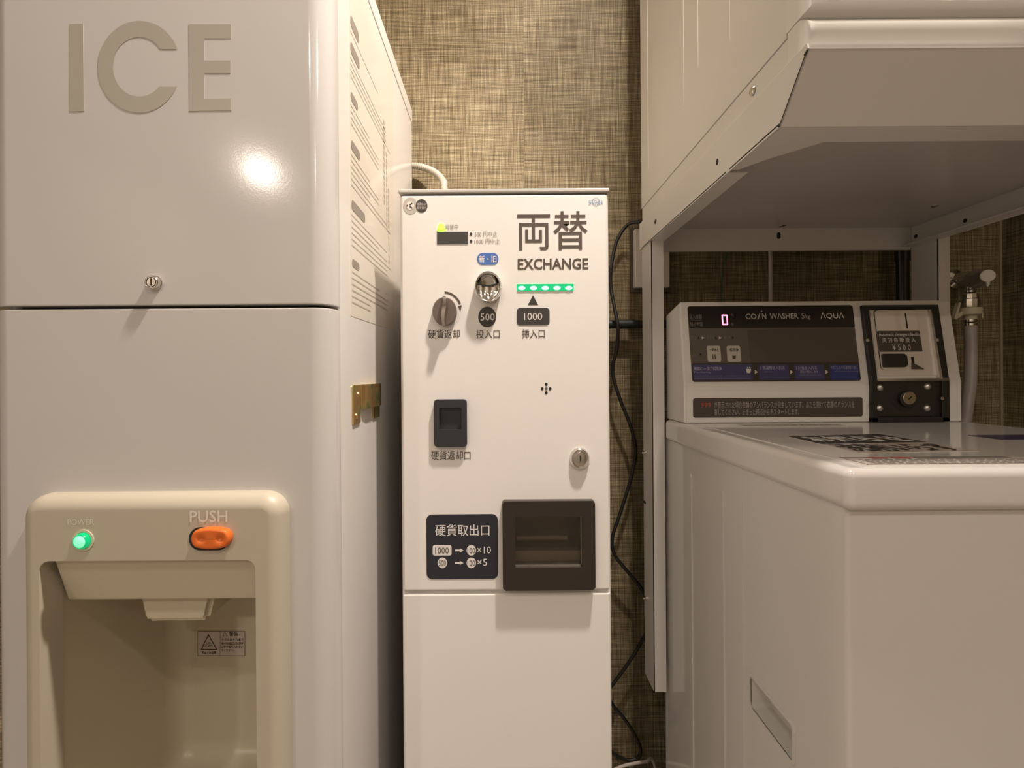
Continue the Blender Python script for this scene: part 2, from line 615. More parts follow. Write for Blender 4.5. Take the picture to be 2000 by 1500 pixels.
# ------------------------------------------------------------------ ICE dispenser
IX0, IX1, IY0, IY1, IZ1 = -0.6285, -0.207, 0.62, 1.20, 1.628
ice = thing('ice_dispenser', ((IX0 + IX1) / 2, 0.9, 0), 'tall warm white ice dispenser with ICE lettering and a beige dispensing bay', 'ice dispenser')
# cabinet open to the front
b = bmesh.new()
for args in ((IX0, IX0 + .012, IY0 + .034, IY1, 0.06, IZ1), (IX1 - .012, IX1, IY0 + .034, IY1, 0.06, IZ1),
             (IX0 + .012, IX1 - .012, IY1 - .012, IY1, 0.06, IZ1), (IX0 + .012, IX1 - .012, IY0 + .034, IY1 - .012, 0.06, 0.075)):
    box_bm(*args, bm=b)
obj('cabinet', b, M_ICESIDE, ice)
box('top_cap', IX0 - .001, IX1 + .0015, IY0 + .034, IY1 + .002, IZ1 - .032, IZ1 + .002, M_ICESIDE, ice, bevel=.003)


def door_shell(name, z0, z1, r=0.026):
    b = bmesh.new()
    bmesh.ops.create_cube(b, size=1)
    for v in b.verts:
        v.co = Vector(((IX0 + IX1) / 2 + v.co.x * (IX1 - IX0), IY0 + .0165 + v.co.y * .033, (z0 + z1) / 2 + v.co.z * (z1 - z0)))
    es = [e for e in b.edges if all(abs(v.co.y - IY0) < 1e-5 for v in e.verts) and abs(e.verts[0].co.z - e.verts[1].co.z) > .1]
    bmesh.ops.bevel(b, geom=es, offset=r, segments=10, profile=0.5, affect='EDGES')
    es = [e for e in b.edges if len(e.link_faces) == 2 and e.calc_face_angle(0) > 1.0 and abs(e.verts[0].co.z - e.verts[1].co.z) < 1e-4]
    bmesh.ops.bevel(b, geom=es, offset=.002, segments=2, profile=0.5, affect='EDGES')
    return obj(name, b, M_ICE, ice, smooth=35)


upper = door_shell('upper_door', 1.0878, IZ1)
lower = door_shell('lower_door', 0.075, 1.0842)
box('plinth', IX0 + .01, IX1 - .01, IY0 + .04, IY1 - .01, 0.0, 0.06, M_BLACK, ice)
OPX0, OPX1, OPZ0, OPZ1 = -0.5445, -0.2900, 0.36, 0.7845
fi = front(IY0)
cut(lower, prism_bm(front(0.60), rr(OPX0 - .004, OPZ0 - 1 - .03, OPX1 + .004, OPZ1 - 1 + .004, .01), -.08, .05))
# letters
b = bmesh.new()
n = 0.0004


def addflat(pts):
    prism_bm(fi, pts, 0, n, bm=b)


addflat(ppoly(fi, [(136, 218), (164, 217), (162, 46), (136, 47)], n))
cx, cy, Rx, Ry, rx, ry = 272, 130.5, 81, 90, 52, 58
arc_o, arc_i = [], []
# cut horizontally: terminals at y=96 (top) and y=169 (bottom)
ao = math.asin((130.5 - 96) / Ry); ai = math.asin((130.5 - 96) / ry)
co = math.asin((169 - 130.5) / Ry); ci = math.asin((169 - 130.5) / ry)
N = 48
for k in range(N + 1):
    t = ao + (2 * math.pi - co - ao) * k / N
    arc_o.append((cx + Rx * math.cos(t), cy - Ry * math.sin(t)))
    t = ai + (2 * math.pi - ci - ai) * k / N
    arc_i.append((cx + rx * math.cos(t), cy - ry * math.sin(t)))
for k in range(N):
    q = [arc_o[k], arc_o[k + 1], arc_i[k + 1], arc_i[k]]
    flat_bm(fi, ppoly(fi, q, n)[::-1], n, b)
addflat(ppoly(fi, [(370, 217), (452, 216), (452, 192), (399, 193), (399, 143), (450, 143), (450, 118), (399, 118), (399, 75), (451, 75), (451, 47), (369, 47)], n))
bmesh.ops.remove_doubles(b, verts=b.verts, dist=1e-6)
obj('lettering', b, M_LETT, upper, label='large grey ICE lettering')
# key lock on the upper door
kc = fi.w(*fi.px(303, 553), 0)
kl = lathe('key_lock', kc, (0, -1, 0), [(0.0, 0), (.0092, 0), (.0092, .0012), (.0084, .002), (.0082, .0068), (.0074, .0078), (.0070, .0073), (0, .0073)], M_CHROME, upper, n=36)
ff = front(IY0 - .0074)
ku, kv = kc.x, kc.z - 1
prism('key_slot', ff, rr(ku - .0007, kv - .0045, ku + .0007, kv + .0045, .0003), 0, .0003, M_DARK, kl)
lathe('key_barrel', (kc.x, IY0 - .0070, kc.z), (0, -1, 0), [(.0062, 0), (.0062, .0007), (.0054, .0007), (.0054, 0)], M_DARK, kl, n=30)

# beige bezel around the dispensing bay
BZ = 0.024
bez = box('dispenser_bezel', -0.5695, -0.2590, IY0 - BZ, IY0 + .004, 0.245, 0.8605, M_BEZ, ice, bevel=0.0, label='beige plastic surround of the dispensing bay')
bb = bmesh.new()
bmesh.ops.create_cube(bb, size=1)
X0, X1, Z0, Z1 = -0.5695, -0.2590, 0.245, 0.8605
for v in bb.verts:
    v.co = Vector(((X0 + X1) / 2 + v.co.x * (X1 - X0), IY0 - BZ / 2 + .004 + v.co.y * (BZ + .008), (Z0 + Z1) / 2 + v.co.z * (Z1 - Z0)))
yb = min(v.co.y for v in bb.verts)
es = [e for e in bb.edges if abs(e.verts[0].co.y - e.verts[1].co.y) > .005]
bmesh.ops.bevel(bb, geom=es, offset=.026, segments=8, profile=0.5, affect='EDGES')
es = [e for e in bb.edges if all(abs(v.co.y - yb) < 1e-5 for v in e.verts)]
bmesh.ops.bevel(bb, geom=es, offset=.017, segments=6, profile=0.5, affect='EDGES')
bb.transform(Matrix.Translation(-origin_of(ice)))
bb.to_mesh(bez.data); bb.free(); bez.data.shade_smooth(); bez.data.set_sharp_from_angle(angle=math.radians(40))
cut(bez, prism_bm(front(0.62), rr(OPX0, OPZ0 - 1, OPX1, OPZ1 - 1, .012), -.05, .10))
# recess behind
REC_Y = 0.852
rb = box_bm(OPX0 - .002, OPX1 + .002, 0.606, REC_Y, OPZ0, OPZ1 + .001, 0.0)
es = [e for e in rb.edges if all(v.co.y > REC_Y - .01 for v in e.verts) or all(v.co.z < OPZ0 + .01 for v in e.verts)]
es = [e for e in es if not all(v.co.y < .61 for v in e.verts)]
bmesh.ops.bevel(rb, geom=es, offset=.034, segments=8, profile=0.5, affect='EDGES')
fs = [f for f in rb.faces if all(v.co.y < .6061 for v in f.verts)]
bmesh.ops.delete(rb, geom=fs, context='FACES')
rec = obj('dispensing_recess', rb, M_BEZS, ice, smooth=40)
md = rec.modifiers.new('s', 'SOLIDIFY'); md.thickness = .002; md.offset = 1
# sloping hood inside the recess and the spout
hf = Face((0, 0, 0), (0, 1, 0), (0, 0, 1))
hood = bmesh.new()
P = [(.606, .7845), (.6335, .7225), (.70, .716), (.70, .7845)]
lo = [hood.verts.new((OPX0 + .0075, y, z)) for y, z in P]; hi = [hood.verts.new((OPX1 + .001, y, z)) for y, z in P]
lo[1].co.x = W(132, 1175, .6335).x; lo[2].co.x = lo[1].co.x
hood.faces.new(lo); hood.faces.new(hi[::-1])
for i in range(4):
    j = (i + 1) % 4
    hood.faces.new((lo[i], hi[i], hi[j], lo[j]))
bmesh.ops.recalc_face_normals(hood, faces=hood.faces)
bmesh.ops.bevel(hood, geom=[e for e in hood.edges], offset=.002, segments=2, affect='EDGES')
obj('sloping_hood', hood, M_BEZS, ice, smooth=40)
sp = bmesh.new()
top = [W(268, 1171, .66), W(418, 1170, .66)]; bot = [W(281, 1217, .665), W(404, 1215, .665)]
dp = .085
v = [sp.verts.new(p) for p in (top[0], top[1], bot[1], bot[0])]
for p in v[:2]: p.co.z += .01
w2 = [sp.verts.new(p.co + Vector((0, dp, 0))) for p in v]
sp.faces.new(v); sp.faces.new(w2[::-1])
for i in range(4):
    j = (i + 1) % 4
    sp.faces.new((v[i], w2[i], w2[j], v[j]))
bmesh.ops.recalc_face_normals(sp, faces=sp.faces)
bmesh.ops.bevel(sp, geom=sp.edges[:], offset=.006, segments=4, affect='EDGES')
obj('ice_spout', sp, M_BEZS, ice, smooth=40)
# warning sticker in the recess
fr = front(REC_Y - .0004)
stk = plate('warning_sticker', fr, 386, 1233, 478, 1281, M_STICK, ice, n1=.0004, label='small warning sticker with a hand-in-triangle sign')
b = bmesh.new()


def line_px(face, x0, y0, x1, y1, w, n, bm):
    a = Vector(face.px(x0, y0, n)); c = Vector(face.px(x1, y1, n)); d = (c - a).normalized() * (w / 2); q = Vector((-d.y, d.x))
    flat_bm(face, [tuple(a - q - d), tuple(c - q + d), tuple(c + q + d), tuple(a + q - d)], n, bm)


for q in ((386, 1233, 478, 1233), (478, 1233, 478, 1281), (478, 1281, 386, 1281), (386, 1281, 386, 1233), (430, 1234, 430, 1280)):
    line_px(fr, *q, .0005, .0007, b)
for q in ((393, 1268.5, 407, 1240), (407, 1240, 423, 1267.5), (423, 1268.5, 393, 1268.5)):
    line_px(fr, *q, .0014, .0008, b)
for q in ((399, 1263, 404, 1256), (404, 1256, 411, 1254), (401, 1264, 406, 1258), (406, 1258, 412, 1257), (405, 1263.5, 409, 1260), (409, 1260, 415, 1262), (405, 1263.5, 415, 1259),
          (439, 1234.5, 443, 1241), (435.5, 1242, 444, 1242), (439, 1234.5, 435.5, 1242)):
    line_px(fr, *q, .0006, .0008, b)
obj('pictogram', b, M_INK2, stk)
lettering(fr, [('手はさみ注意', 394, 1272, 422, 1277.5, .02), ('警告', 447.5, 1234.5, 465, 1242.5, .012), ('ケガのおそれあり', 432, 1246.5, 475, 1252, .02), ('氷の吐出口には絶対', 432, 1254, 476, 1259, .02),
                 ('に手や指を入れない', 432, 1261, 475, 1265.5, .02), ('でください。', 432, 1268, 457, 1272, .02)], M_INK2, stk, n=.0008)
# button and lamp on the bezel
fb = front(IY0 - BZ)
lettering(fb, [('PUSH', 370.5, 997, 444.5, 1020, .012)], M_PUSHT, bez, label='pale PUSH lettering')
lettering(fb, [('POWER', 132, 1014, 184, 1025)], M_PUSHT, bez, label='pale POWER lettering')
prism('button_socket', fb, prr(fb, 369, 1029.5, 448.5, 1074.5, .0135), -.002, .0005, M_BLACK, bez)
(ua, vb_), (ub, va_) = fb.px(372, 1074, .009), fb.px(447, 1032, .009)
r_ = (va_ - vb_) / 2; a_ = (ub - ua) / 2 - r_; um, vm = (ua + ub) / 2, (va_ + vb_) / 2
b = bmesh.new(); prev = None
for (t, h) in [(1, -.002), (1, .0055), (.985, .0072), (.95, .0084), (.90, .0091), (.82, .0096)] + [(.82 - .082 * k, .0096) for k in range(1, 10)] + [(.02, .0096)]:
    ring = []
    for k in range(64):
        an = 2 * math.pi * (k + .5) / 64
        cu_, sv_ = math.cos(an), math.sin(an)
        # flat runs of the stadium carry evenly spread points
        ax_ = a_ * max(-1, min(1, cu_ * 1.6))
        u = um + ax_ + r_ * t * cu_; v = vm + r_ * t * sv_
        hh = h
        if t < .9:
            for xd in (-.0105, .0115):
                dd = math.hypot(u - um - xd, v - vm)
                hh -= .0026 * math.exp(-(dd / .0036) ** 2)
        ring.append(b.verts.new(fb.w(u, v, hh)))
    if prev:
        for k in range(64):
            b.faces.new((prev[k], prev[(k + 1) % 64], ring[(k + 1) % 64], ring[k]))
    prev = ring
b.faces.new(prev)
pb = obj('push_button', b, M_ORANGE, bez, label='orange push button with two dimples', smooth=60)
u_, v_ = fb.px(163.5, 1055)
lc = fb.w(u_, v_)
lathe('lamp_ring', lc, (0, -1, 0), [(.0125, 0), (.0125, .0012), (.0098, .0012), (.0098, 0)], M_BEZS, bez, n=32)
pl = lathe('power_lamp', lc, (0, -1, 0), [(.0092, 0), (.0092, .004), (.0078, .0065), (.0070, .0065)], M_LEDG, bez, n=32, label='round green power lamp')
lathe('lamp_lens', lc, (0, -1, 0), [(.0070, .0062), (.0052, .0075), (.0028, .0082), (0, .0084)], M_LEDGC, pl, n=32)

# side: faces +X
fs_ = Face((IX1, 0, 1.0), (0, 1, 0), (0, 0, 1))
sl = prism('side_label', fs_, [fs_.px(685, 617), (fs_.px(770, 640)[0], fs_.px(685, 617)[1] + .004), (fs_.px(770, 640)[0], .59), (fs_.px(685, 617)[0], .59)], 0, .0004, M_SIDEST, ice,
           label='tall pale instruction label on the side')
pills = [(684.5, 26, 701, 48), (684.5, 78, 702, 100), (685, 176, 699, 193), (686, 271, 703, 290), (687, 388, 713, 408), (688, 504, 702, 520)]
rows = []
for (x0, y0, x1, y1) in pills:
    u0, v1 = fs_.px(x0, y0, .0008); u1, v0 = fs_.px(x1, y0 + 3, .0008)
    vt = fs_.px(x0, y0, .0008)[1]; vb = fs_.px(x0, y1, .0008)[1]
    prism('heading_block', fs_, rr(u0, vb, u1, vt, .006, 4), .0004, .0008, M_PALEINK, sl); rows.append((vb, u0))
b = bmesh.new()
for i, (vb, u0) in enumerate(rows):
    nxt = rows[i + 1][0] + .028 if i + 1 < len(rows) else .10
    v = vb - .009
    k = 0
    while v > nxt:
        u = u0; end = u0 + random.choice((.10, .16, .22, .25))
        while u < end:
            L_ = random.uniform(.006, .03)
            flat_bm(fs_, [(u, v), (min(u + L_, end), v), (min(u + L_, end), v + .0022), (u, v + .0022)], .0006, b)
            u += L_ + .0025
        v -= .0085; k += 1
for (u, vt, vb2) in ((.905, .45, .30), (.925, .40, .26), (.94, .34, .2)):
    v = vt
    while v > vb2:
        flat_bm(fs_, [(u, v), (u + .008, v), (u + .008, v + .008), (u, v + .008)], .0006, b); v -= .011
stuff('small_print', b, mat('pale_small_print', (0.42, 0.38, 0.32), 0.4), sl)
# zinc catch bracket
cb = bmesh.new()
PZ = [(.708, 729 - 1000)]
zt = fs_.px(687, 752)[1]; zb = fs_.px(687, 831)[1]
u0 = fs_.px(687, 790)[0]; uA = fs_.px(703, 790)[0]; uB = fs_.px(738, 790)[0]; uC = fs_.px(727, 790)[0]
zm = fs_.px(703, 799)[1]; zr = fs_.px(735, 815)[1]; zt2 = zt
prism_bm(fs_, rr(u0, zb, uA - .004, zt, .004, 4), 0, .0022, bm=cb)
prof = [(uA - .006, 0), (uA - .006, .0022), (uA + .001, .0022), (uA + .006, .0065), (uA + .024, .0085), (uC + .004, .0085), (uB - .004, .0065), (uB, .002), (uB, 0)]
lo_ = [cb.verts.new(fs_.w(u, zm, nn)) for u, nn in prof]; hi_ = [cb.verts.new(fs_.w(u, zt, nn)) for u, nn in prof]
cb.faces.new(lo_); cb.faces.new(hi_[::-1])
for i in range(len(prof)):
    j = (i + 1) % len(prof)
    cb.faces.new((lo_[i], lo_[j], hi_[j], hi_[i]))
prism_bm(fs_, rr(uC, zr, uB + .004, zm + .004, .003, 3), 0, .0022, bm=cb)
brk = obj('catch_bracket', cb, M_ZINC, ice, label='yellow zinc plated catch bracket', smooth=30)
for (x, y) in ((696.5, 771), (692.5, 813)):
    u, v = fs_.px(x, y)
    lathe('rivet', fs_.w(u, v, .0022), (1, 0, 0), [(.0045, 0), (.0038, .0016), (0, .0026)], M_ZINC, brk, n=20)

# ------------------------------------------------------------------ exchange machine
EX0, EX1, EY = -0.1585, 0.1725, 0.797
ex = thing('exchange_machine', (0, 1.0, 0), 'slim white floor-standing coin exchange machine with green-lit note slot', 'change machine')
body = box('cabinet', EX0, EX1, EY + .008, 1.19, 0.0, 1.286, M_EXCH, ex, bevel=.002)
box('top_cap', EX0 - .0005, EX1 + .0005, EY - .001, 1.195, 1.2865, 1.2925, mat('cap_grey_paint', (0.55, 0.52, 0.49), .3), ex, bevel=.0015)
door = box('upper_door', EX0 + .003, EX1 - .003, EY, EY + .02, 0.6605, 1.2835, M_EXCH, ex, bevel=.0035)
low = box('lower_panel', EX0 + .002, EX1 - .002, EY + .001, EY + .02, 0.04, 0.6555, M_EXCH, ex, bevel=.003)
fe = front(EY)
INK = M_INK
lettering(fe, [('両替', 1010, 413, 1148, 488, .006)], INK, door, label='large brown-grey characters')
lettering(fe, [('EXCHANGE', 1011, 505, 1149, 526, .022)], INK, door)
lettering(fe, [('硬貨返却', 836, 643.5, 898, 661, .004), ('投入口', 930, 644, 976, 661, .004), ('挿入口', 1019, 643, 1064, 660.5, .004), ('硬貨返却口', 842, 881, 919, 898, .004)], INK, door)
lettering(fe, [('両替中', 869.5, 438, 895, 448.5), ('500 円中止', 927, 452, 971, 462), ('1000 円中止', 927, 466, 976, 476)], M_PALEINK, door)
# display window with indicator
plate('display_window', fe, 853.5, 453, 914, 476.5, M_BADGE, door, n1=.0008)
for y in (457, 471): disc('indicator_dot', fe, 920, y, 2.6, 2.9, M_INK2, door)
led = disc('indicator_lamp', fe, 861.5, 443, 6.5, 6.8, M_LEDY, door, n1=.002, bevel=.001, label='lit yellow-green indicator')
disc('led_glow', fe, 862, 449, 9, 4, M_LEDY, led, n1=.0009)  # glowing ellipse put in for the light around the indicator
# badges
bd = disc('alarm_badge', fe, 823.3, 402, 11.5, 13, M_BADGE, door, n1=.0005, label='round dark badge with two lines of characters')
lettering(fe, [('盗難防止', 814.5, 396, 832.5, 401.5, .01), ('警報器付', 814.5, 403, 832.5, 408.5, .01)], M_GREYPR, bd, n=.0008)
hb = disc('tamper_badge', fe, 801.5, 402, 14, 16.5, mat('grey_print_halo', (0.50, 0.47, 0.43), .5), door, n1=.0004)
hc = disc('badge_centre', fe, 801, 401.5, 7.5, 8.5, M_WHITE, hb, n0=.0004, n1=.0008)
b = bmesh.new()
for q in ((801, 399.5, 804.5, 397), (801, 403.5, 804.5, 406), (795.2, 401, 795.2, 402.5)):
    line_px(fe, *q, .0017, .0011, b)
obj('badge_mark', b, M_INK2, hb)
# maker's mark
b = bmesh.new()
o_ = pell(fe, 1164, 394, 7.5, 8.2, .0005, 32); i_ = pell(fe, 1164, 394, 6.6, 7.2, .0005, 32)
for k in range(32):
    flat_bm(fe, [o_[k], o_[(k + 1) % 32], i_[(k + 1) % 32], i_[k]], .0005, b)
text_px(fe, 'SHOWA', 1150, 391, 1178, 398.5, .0007, .02, b)
obj('maker_mark', b, M_LOGO, door)
# coin entry pieces
pill = plate('new_old_sticker', fe, 932, 494, 973.5, 517, M_BLUE, door, r=.0085, label='blue pill-shaped sticker')
lettering(fe, [('新・旧', 935.5, 499, 969.5, 512.5, .012)], M_WHITE, pill, n=.0009)
u_, v_ = fe.px(953.5, 561, .01)
c_ = fe.w(u_, v_)
su, sv = .93, 1.08
ins = lathe('coin_entry', c_, (0, -1, 0), [(.0226, 0), (.0226, .010), (.0222, .0155), (.0212, .0170), (.0200, .0166), (.0188, .0150), (.0160, .0105), (.0112, .0075), (.005, .0062), (0, .006)], M_CHROME, door, n=56, su=su, sv=sv, label='oval chrome coin entry cup', smooth=50)
# lower lip of the cup and the slot
b = bmesh.new()
ns = 20
row0, row1, row2 = [], [], []
for k in range(ns + 1):
    a = -1 + 2 * k / ns
    uu = c_.x - 0 + a * .0150
    zc = c_.z - 1 + .0035 - .0030 * (1 - a * a)
    zb_ = c_.z - 1 - .0195 * math.sqrt(max(0.0, 1 - (a * .74) ** 2))
    row0.append(fe.w(uu, zc, .0125 + .0012 * math.cos(a * 9))); row1.append(fe.w(uu, (zc + zb_) / 2, .0115 + .0012 * math.cos(a * 9))); row2.append(fe.w(uu, zb_, .0152))
for A, B in ((row0, row1), (row1, row2)):
    VA = [b.verts.new(p) for p in A]; VB = [b.verts.new(p) for p in B]
    for k in range(ns): b.faces.new((VA[k], VA[k + 1], VB[k + 1], VB[k]))
bmesh.ops.remove_doubles(b, verts=b.verts, dist=1e-6)
obj('coin_slope', b, M_CHROME, ins, smooth=60)
b = bmesh.new()
for k in range(ns):
    a0, a1 = -1 + 2 * k / ns, -1 + 2 * (k + 1) / ns
    z_a = c_.z - 1 + .0040 - .0030 * (1 - a0 * a0); z_b = c_.z - 1 + .0040 - .0030 * (1 - a1 * a1)
    flat_bm(fe, [(c_.x + a0 * .0150, z_a - .0008), (c_.x + a1 * .0150, z_b - .0008), (c_.x + a1 * .0150, z_b + .0020), (c_.x + a0 * .0150, z_a + .0020)], .0150, b)
obj('coin_slot', b, M_DARK, ins)
bg = disc('value_badge', fe, 951.5, 619, 17.5, 20, M_BADGE, door, label='round dark badge reading 500')
lettering(fe, [('500', 938.5, 612, 966, 626)], M_WHITE, bg, n=.001)
bg = plate('value_badge', fe, 1009, 601.5, 1073.5, 635, M_BADGE, door, r=.0055, label='rounded dark badge reading 1000')
lettering(fe, [('1000', 1023.5, 611, 1059, 625)], M_WHITE, bg, n=.001)
b = prism_bm(fe, ppoly(fe, [(1031, 595.5), (1051, 595.5), (1041, 576.5)], .0005), 0, .0005)
obj('arrow_mark', b, M_BADGE, door)
# return knob
u_, v_ = fe.px(868, 608, .01); c_ = fe.w(u_, v_)
kn = lathe('return_knob', c_, (0, -1, 0), [(.0205, 0), (.0205, .010), (.0195, .0115), (0, .0115)], M_KNOB, door, n=48, su=.92, sv=1.08, label='round brown-grey coin return knob with chrome grip')
b = bmesh.new(); rows = []
for k in range(15):
    t = -1 + 2 * k / 14
    zc = c_.z + t * .0225
    wv = .0014 * math.sin(t * 3.1)
    hw = .0030 + .0022 * (1 - t * t)
    rows.append([b.verts.new((c_.x + wv - hw, c_.y - .0113, zc)), b.verts.new((c_.x + wv - hw * .55, c_.y - .020 - .003 * (1 - t * t), zc)),
                 b.verts.new((c_.x + wv + hw * .55, c_.y - .020 - .003 * (1 - t * t), zc)), b.verts.new((c_.x + wv + hw, c_.y - .0113, zc))])
for A, B in zip(rows, rows[1:]):
    for k in range(3): b.faces.new((A[k], A[k + 1], B[k + 1], B[k]))
    b.faces.new((A[3], A[0], B[0], B[3]))
b.faces.new(rows[0]); b.faces.new(rows[-1][::-1])
obj('knob_grip', b, M_CHROME, kn, smooth=40)
b = bmesh.new(); prev = None
for k in range(13):
    t = math.radians(88 - 62 * k / 12)
    o1 = (867 + 37 * math.cos(t), 611 - 42 * math.sin(t)); i1 = (867 + 33 * math.cos(t), 611 - 38 * math.sin(t))
    if prev: flat_bm(fe, ppoly(fe, [prev[1], o1, i1, prev[0]][::1], .0004), .0004, b)
    prev = (i1, o1)
flat_bm(fe, ppoly(fe, [(894, 597), (902, 596), (899.5, 608)], .0004), .0004, b)
obj('turn_arrow', b, INK, door)
# green note slot
ns_ = plate('note_slot', fe, 1010, 555, 1120.5, 567.5, M_LEDBAR, door, n1=.0012, label='green lit note slot')
for x in (1019, 1042, 1065, 1088, 1111):
    disc('slot_lamp', fe, x, 562.5, 6.5, 3.6, M_LEDW, ns_, n0=.0012, n1=.0018)
# speaker holes
for (x, y) in ((1067, 750.5), (1059, 759), (1067, 759), (1074.5, 759), (1067, 767)):
    disc('speaker_hole', fe, x, y, 2.7, 3.0, M_DARK if (x, y) != (1067, 759) else M_KNOB, door)
# coin return cup
cr = plate('coin_return', fe, 847, 780.5, 912, 873, mat('blue_black_plastic', (0.028, 0.030, 0.033), .4), door, r=.005, n1=.008, bevel=.002, label='small black coin return cup')
cut(cr, prism_bm(fe, prr(fe, 857.5, 796.5, 901.5, 839, .001, .008), .0012, .02))
# cylinder lock
u_, v_ = fe.px(1133, 896.5, .006); c_ = fe.w(u_, v_)
lk = lathe('cylinder_lock', c_, (0, -1, 0), [(.0158, 0), (.0158, .002), (.0140, .006), (.0128, .0068), (.0108, .0062), (.0102, .0088), (.0092, .0092), (0, .0092)], M_CHROME, door, n=44, sv=1.1)
f2 = front(c_.y - .0093)
prism('key_slot', f2, rr(c_.x - .0009, c_.z - 1 - .003, c_.x + .0009, c_.z - 1 + .006, .0006), 0, .0003, M_DARK, lk)
prism('key_slot', f2, rr(c_.x - .0032, c_.z - 1 - .0052, c_.x + .0005, c_.z - 1 - .003, .0005), 0, .0003, M_BRASS, lk)
# payout sign
sg = plate('payout_sign', fe, 832.5, 1005, 973, 1130.5, M_NAVY, door, r=.009, label='dark navy payout sign with exchange values')
lettering(fe, [('硬貨取出口', 850, 1024.5, 956, 1046.5, .004), ('×10', 932, 1067.5, 959, 1081), ('×5', 932, 1091.5, 951.5, 1105)], M_WHITE, sg, n=.0009)
plate('note_symbol', fe, 845, 1065, 882, 1085, M_WHITE, sg, r=.003, n0=.0006, n1=.0009)
for (x, y) in ((920.5, 1075), (920.5, 1099.5), (864, 1099.5)): disc('coin_symbol', fe, x, y, 9.2, 10.3, M_WHITE, sg, n0=.0006, n1=.0009)
b = bmesh.new()
for y in (1075, 1099.5):
    flat_bm(fe, ppoly(fe, [(889, y + 1.8), (898, y + 1.8), (898, y + 4), (905.5, y), (898, y - 4), (898, y - 1.8), (889, y - 1.8)], .0009), .0009, b)
obj('arrow_mark', b, M_WHITE, sg)
lettering(fe, [('1000', 850, 1069, 876.5, 1081.5), ('100', 913, 1070, 928, 1081), ('100', 913, 1094.5, 928, 1105), ('500', 857, 1094, 871, 1105)], M_INK, sg, n=.0012)
# payout tray window
tw = plate('payout_tray', fe, 981, 979.5, 1163.5, 1153, M_DOOR, door, r=.004, n0=-.001, n1=.013, bevel=.003, label='black payout tray frame with clear flap')
wu0, wv1 = fe.px(1006, 1010, .013); wu1, wv0 = fe.px(1137.5, 1108.5, .013)
cut(door, prism_bm(fe, rr(wu0 - .002, wv0 - .002, wu1 + .002, wv1 + .002, .001), -.04, .004))
cut(body, box_bm(wu0 - .006, wu1 + .006, .70, EY + .075, 1 + wv0 - .006, 1 + wv1 + .006))
cut(tw, prism_bm(fe, rr(wu0, wv0, wu1, wv1, .001), -.01, .03))
b = box_bm(wu0 - .003, wu1 + .003, EY + .004, EY + .07, 1 + wv0 - .003, 1 + wv1 + .003)
bmesh.ops.delete(b, geom=[f for f in b.faces if all(v.co.y < EY + .005 for v in f.verts)], context='FACES')
tr = obj('tray_inside', b, mat('tray_grey_plastic', (0.26, 0.23, 0.195), .3), tw)
tr.modifiers.new('s', 'SOLIDIFY').thickness = .001
obj('tray_lip', box_bm(wu0 - .002, wu1 + .002, EY + .012, EY + .030, 1 + wv0 + .0, 1 + wv0 + .018, .002), mat('tray_pale_plastic', (0.50, 0.45, 0.39), .3), tw, smooth=40)
obj('tray_bar', tube_bm([(wu0 + .004, EY + .045, 1 + wv0 + .028), (wu1 - .016, EY + .045, 1 + wv0 + .028)], .0045, sub=1), mat('tray_pale_plastic', (0.50, 0.45, 0.39), .3), tw, smooth=40)
obj('clear_flap', box_bm(wu0, wu1, EY - .003, EY - .0015, 1 + wv0, 1 + wv1), M_GLASS, tw)
b = bmesh.new()
t_ = .0012
for q in ((wu0, wv0, wu1, wv0 + t_ * 1.6), (wu1 - t_, wv0, wu1, wv1), (wu0 + .020, wv0, wu0 + .0208, wv0 + .002)):
    prism_bm(fe, rr(q[0], q[1], q[2], q[3], 0), .0035, .0055, bm=b)
obj('flap_edge', b, M_SATIN, tw)

# ------------------------------------------------------------------ washing machine
WX0, WX1, WY0, WY1 = 0.348, 0.881, 0.512, 1.09
ws = thing('washing_machine', ((WX0 + WX1) / 2, .8, 0), 'top-loading coin washing machine with rear control console', 'washing machine')
LZ0, LZ1 = 1 - .1385, 1 - .0955
wb = box('cabinet', WX0, WX1, WY0, WY1, .03, LZ0 + .004, M_WASH, ws, bevel=.005)
fw = Face((WX0, 0, 1.0), (0, -1, 0), (0, 0, 1))   # faces -X
# carrying grip recess
b = bmesh.new()
u_a, u_b = -.712, -.608
pr = rr(u_a, -.468, u_b, -.424, .006)
cut(wb, prism_bm(fw, pr, -.028, .02))
b = prism_bm(fw, rr(u_a - .0045, -.4725, u_b + .0045, -.4195, .009), -.001, .0018, bevel=.0012)
gr = obj('grip_rim', b, M_WASH, ws, smooth=35)
cut(gr, prism_bm(fw, pr, -.03, .02))
for d, w_ in ((.931, .010), (.7975, .006), (.733, .004)):
    prism('pressed_rib', fw, rr(-d - w_ / 2, -.93, -d + w_ / 2, -.185, w_ / 2 - .0002), -.0005, .0018, M_WASH, ws, bevel=.0012)
cover = box('top_cover', WX0 - .006, WX1 + .006, .5005, 1.06, LZ0, LZ1, M_LID, ws, bevel=.0095, seg=5)
lid = box('lid', .366, .842, .5125, .945, LZ1 - .004, LZ1 + .0010, M_LID, ws, bevel=.0008)
LT = LZ1 + .0010
ft = Face((0, 0, LT), (1, 0, 0), (0, 1, 0))
for fxy in ((WX0 + .06, WY0 + .06), (WX1 - .06, WY0 + .06), (WX0 + .06, WY1 - .08), (WX1 - .06, WY1 - .08)):
    lathe('foot', (fxy[0], fxy[1], 0), (0, 0, 1), [(0, 0), (.022, 0), (.018, .032), (0, .032)], M_BLACK, ws, n=20)
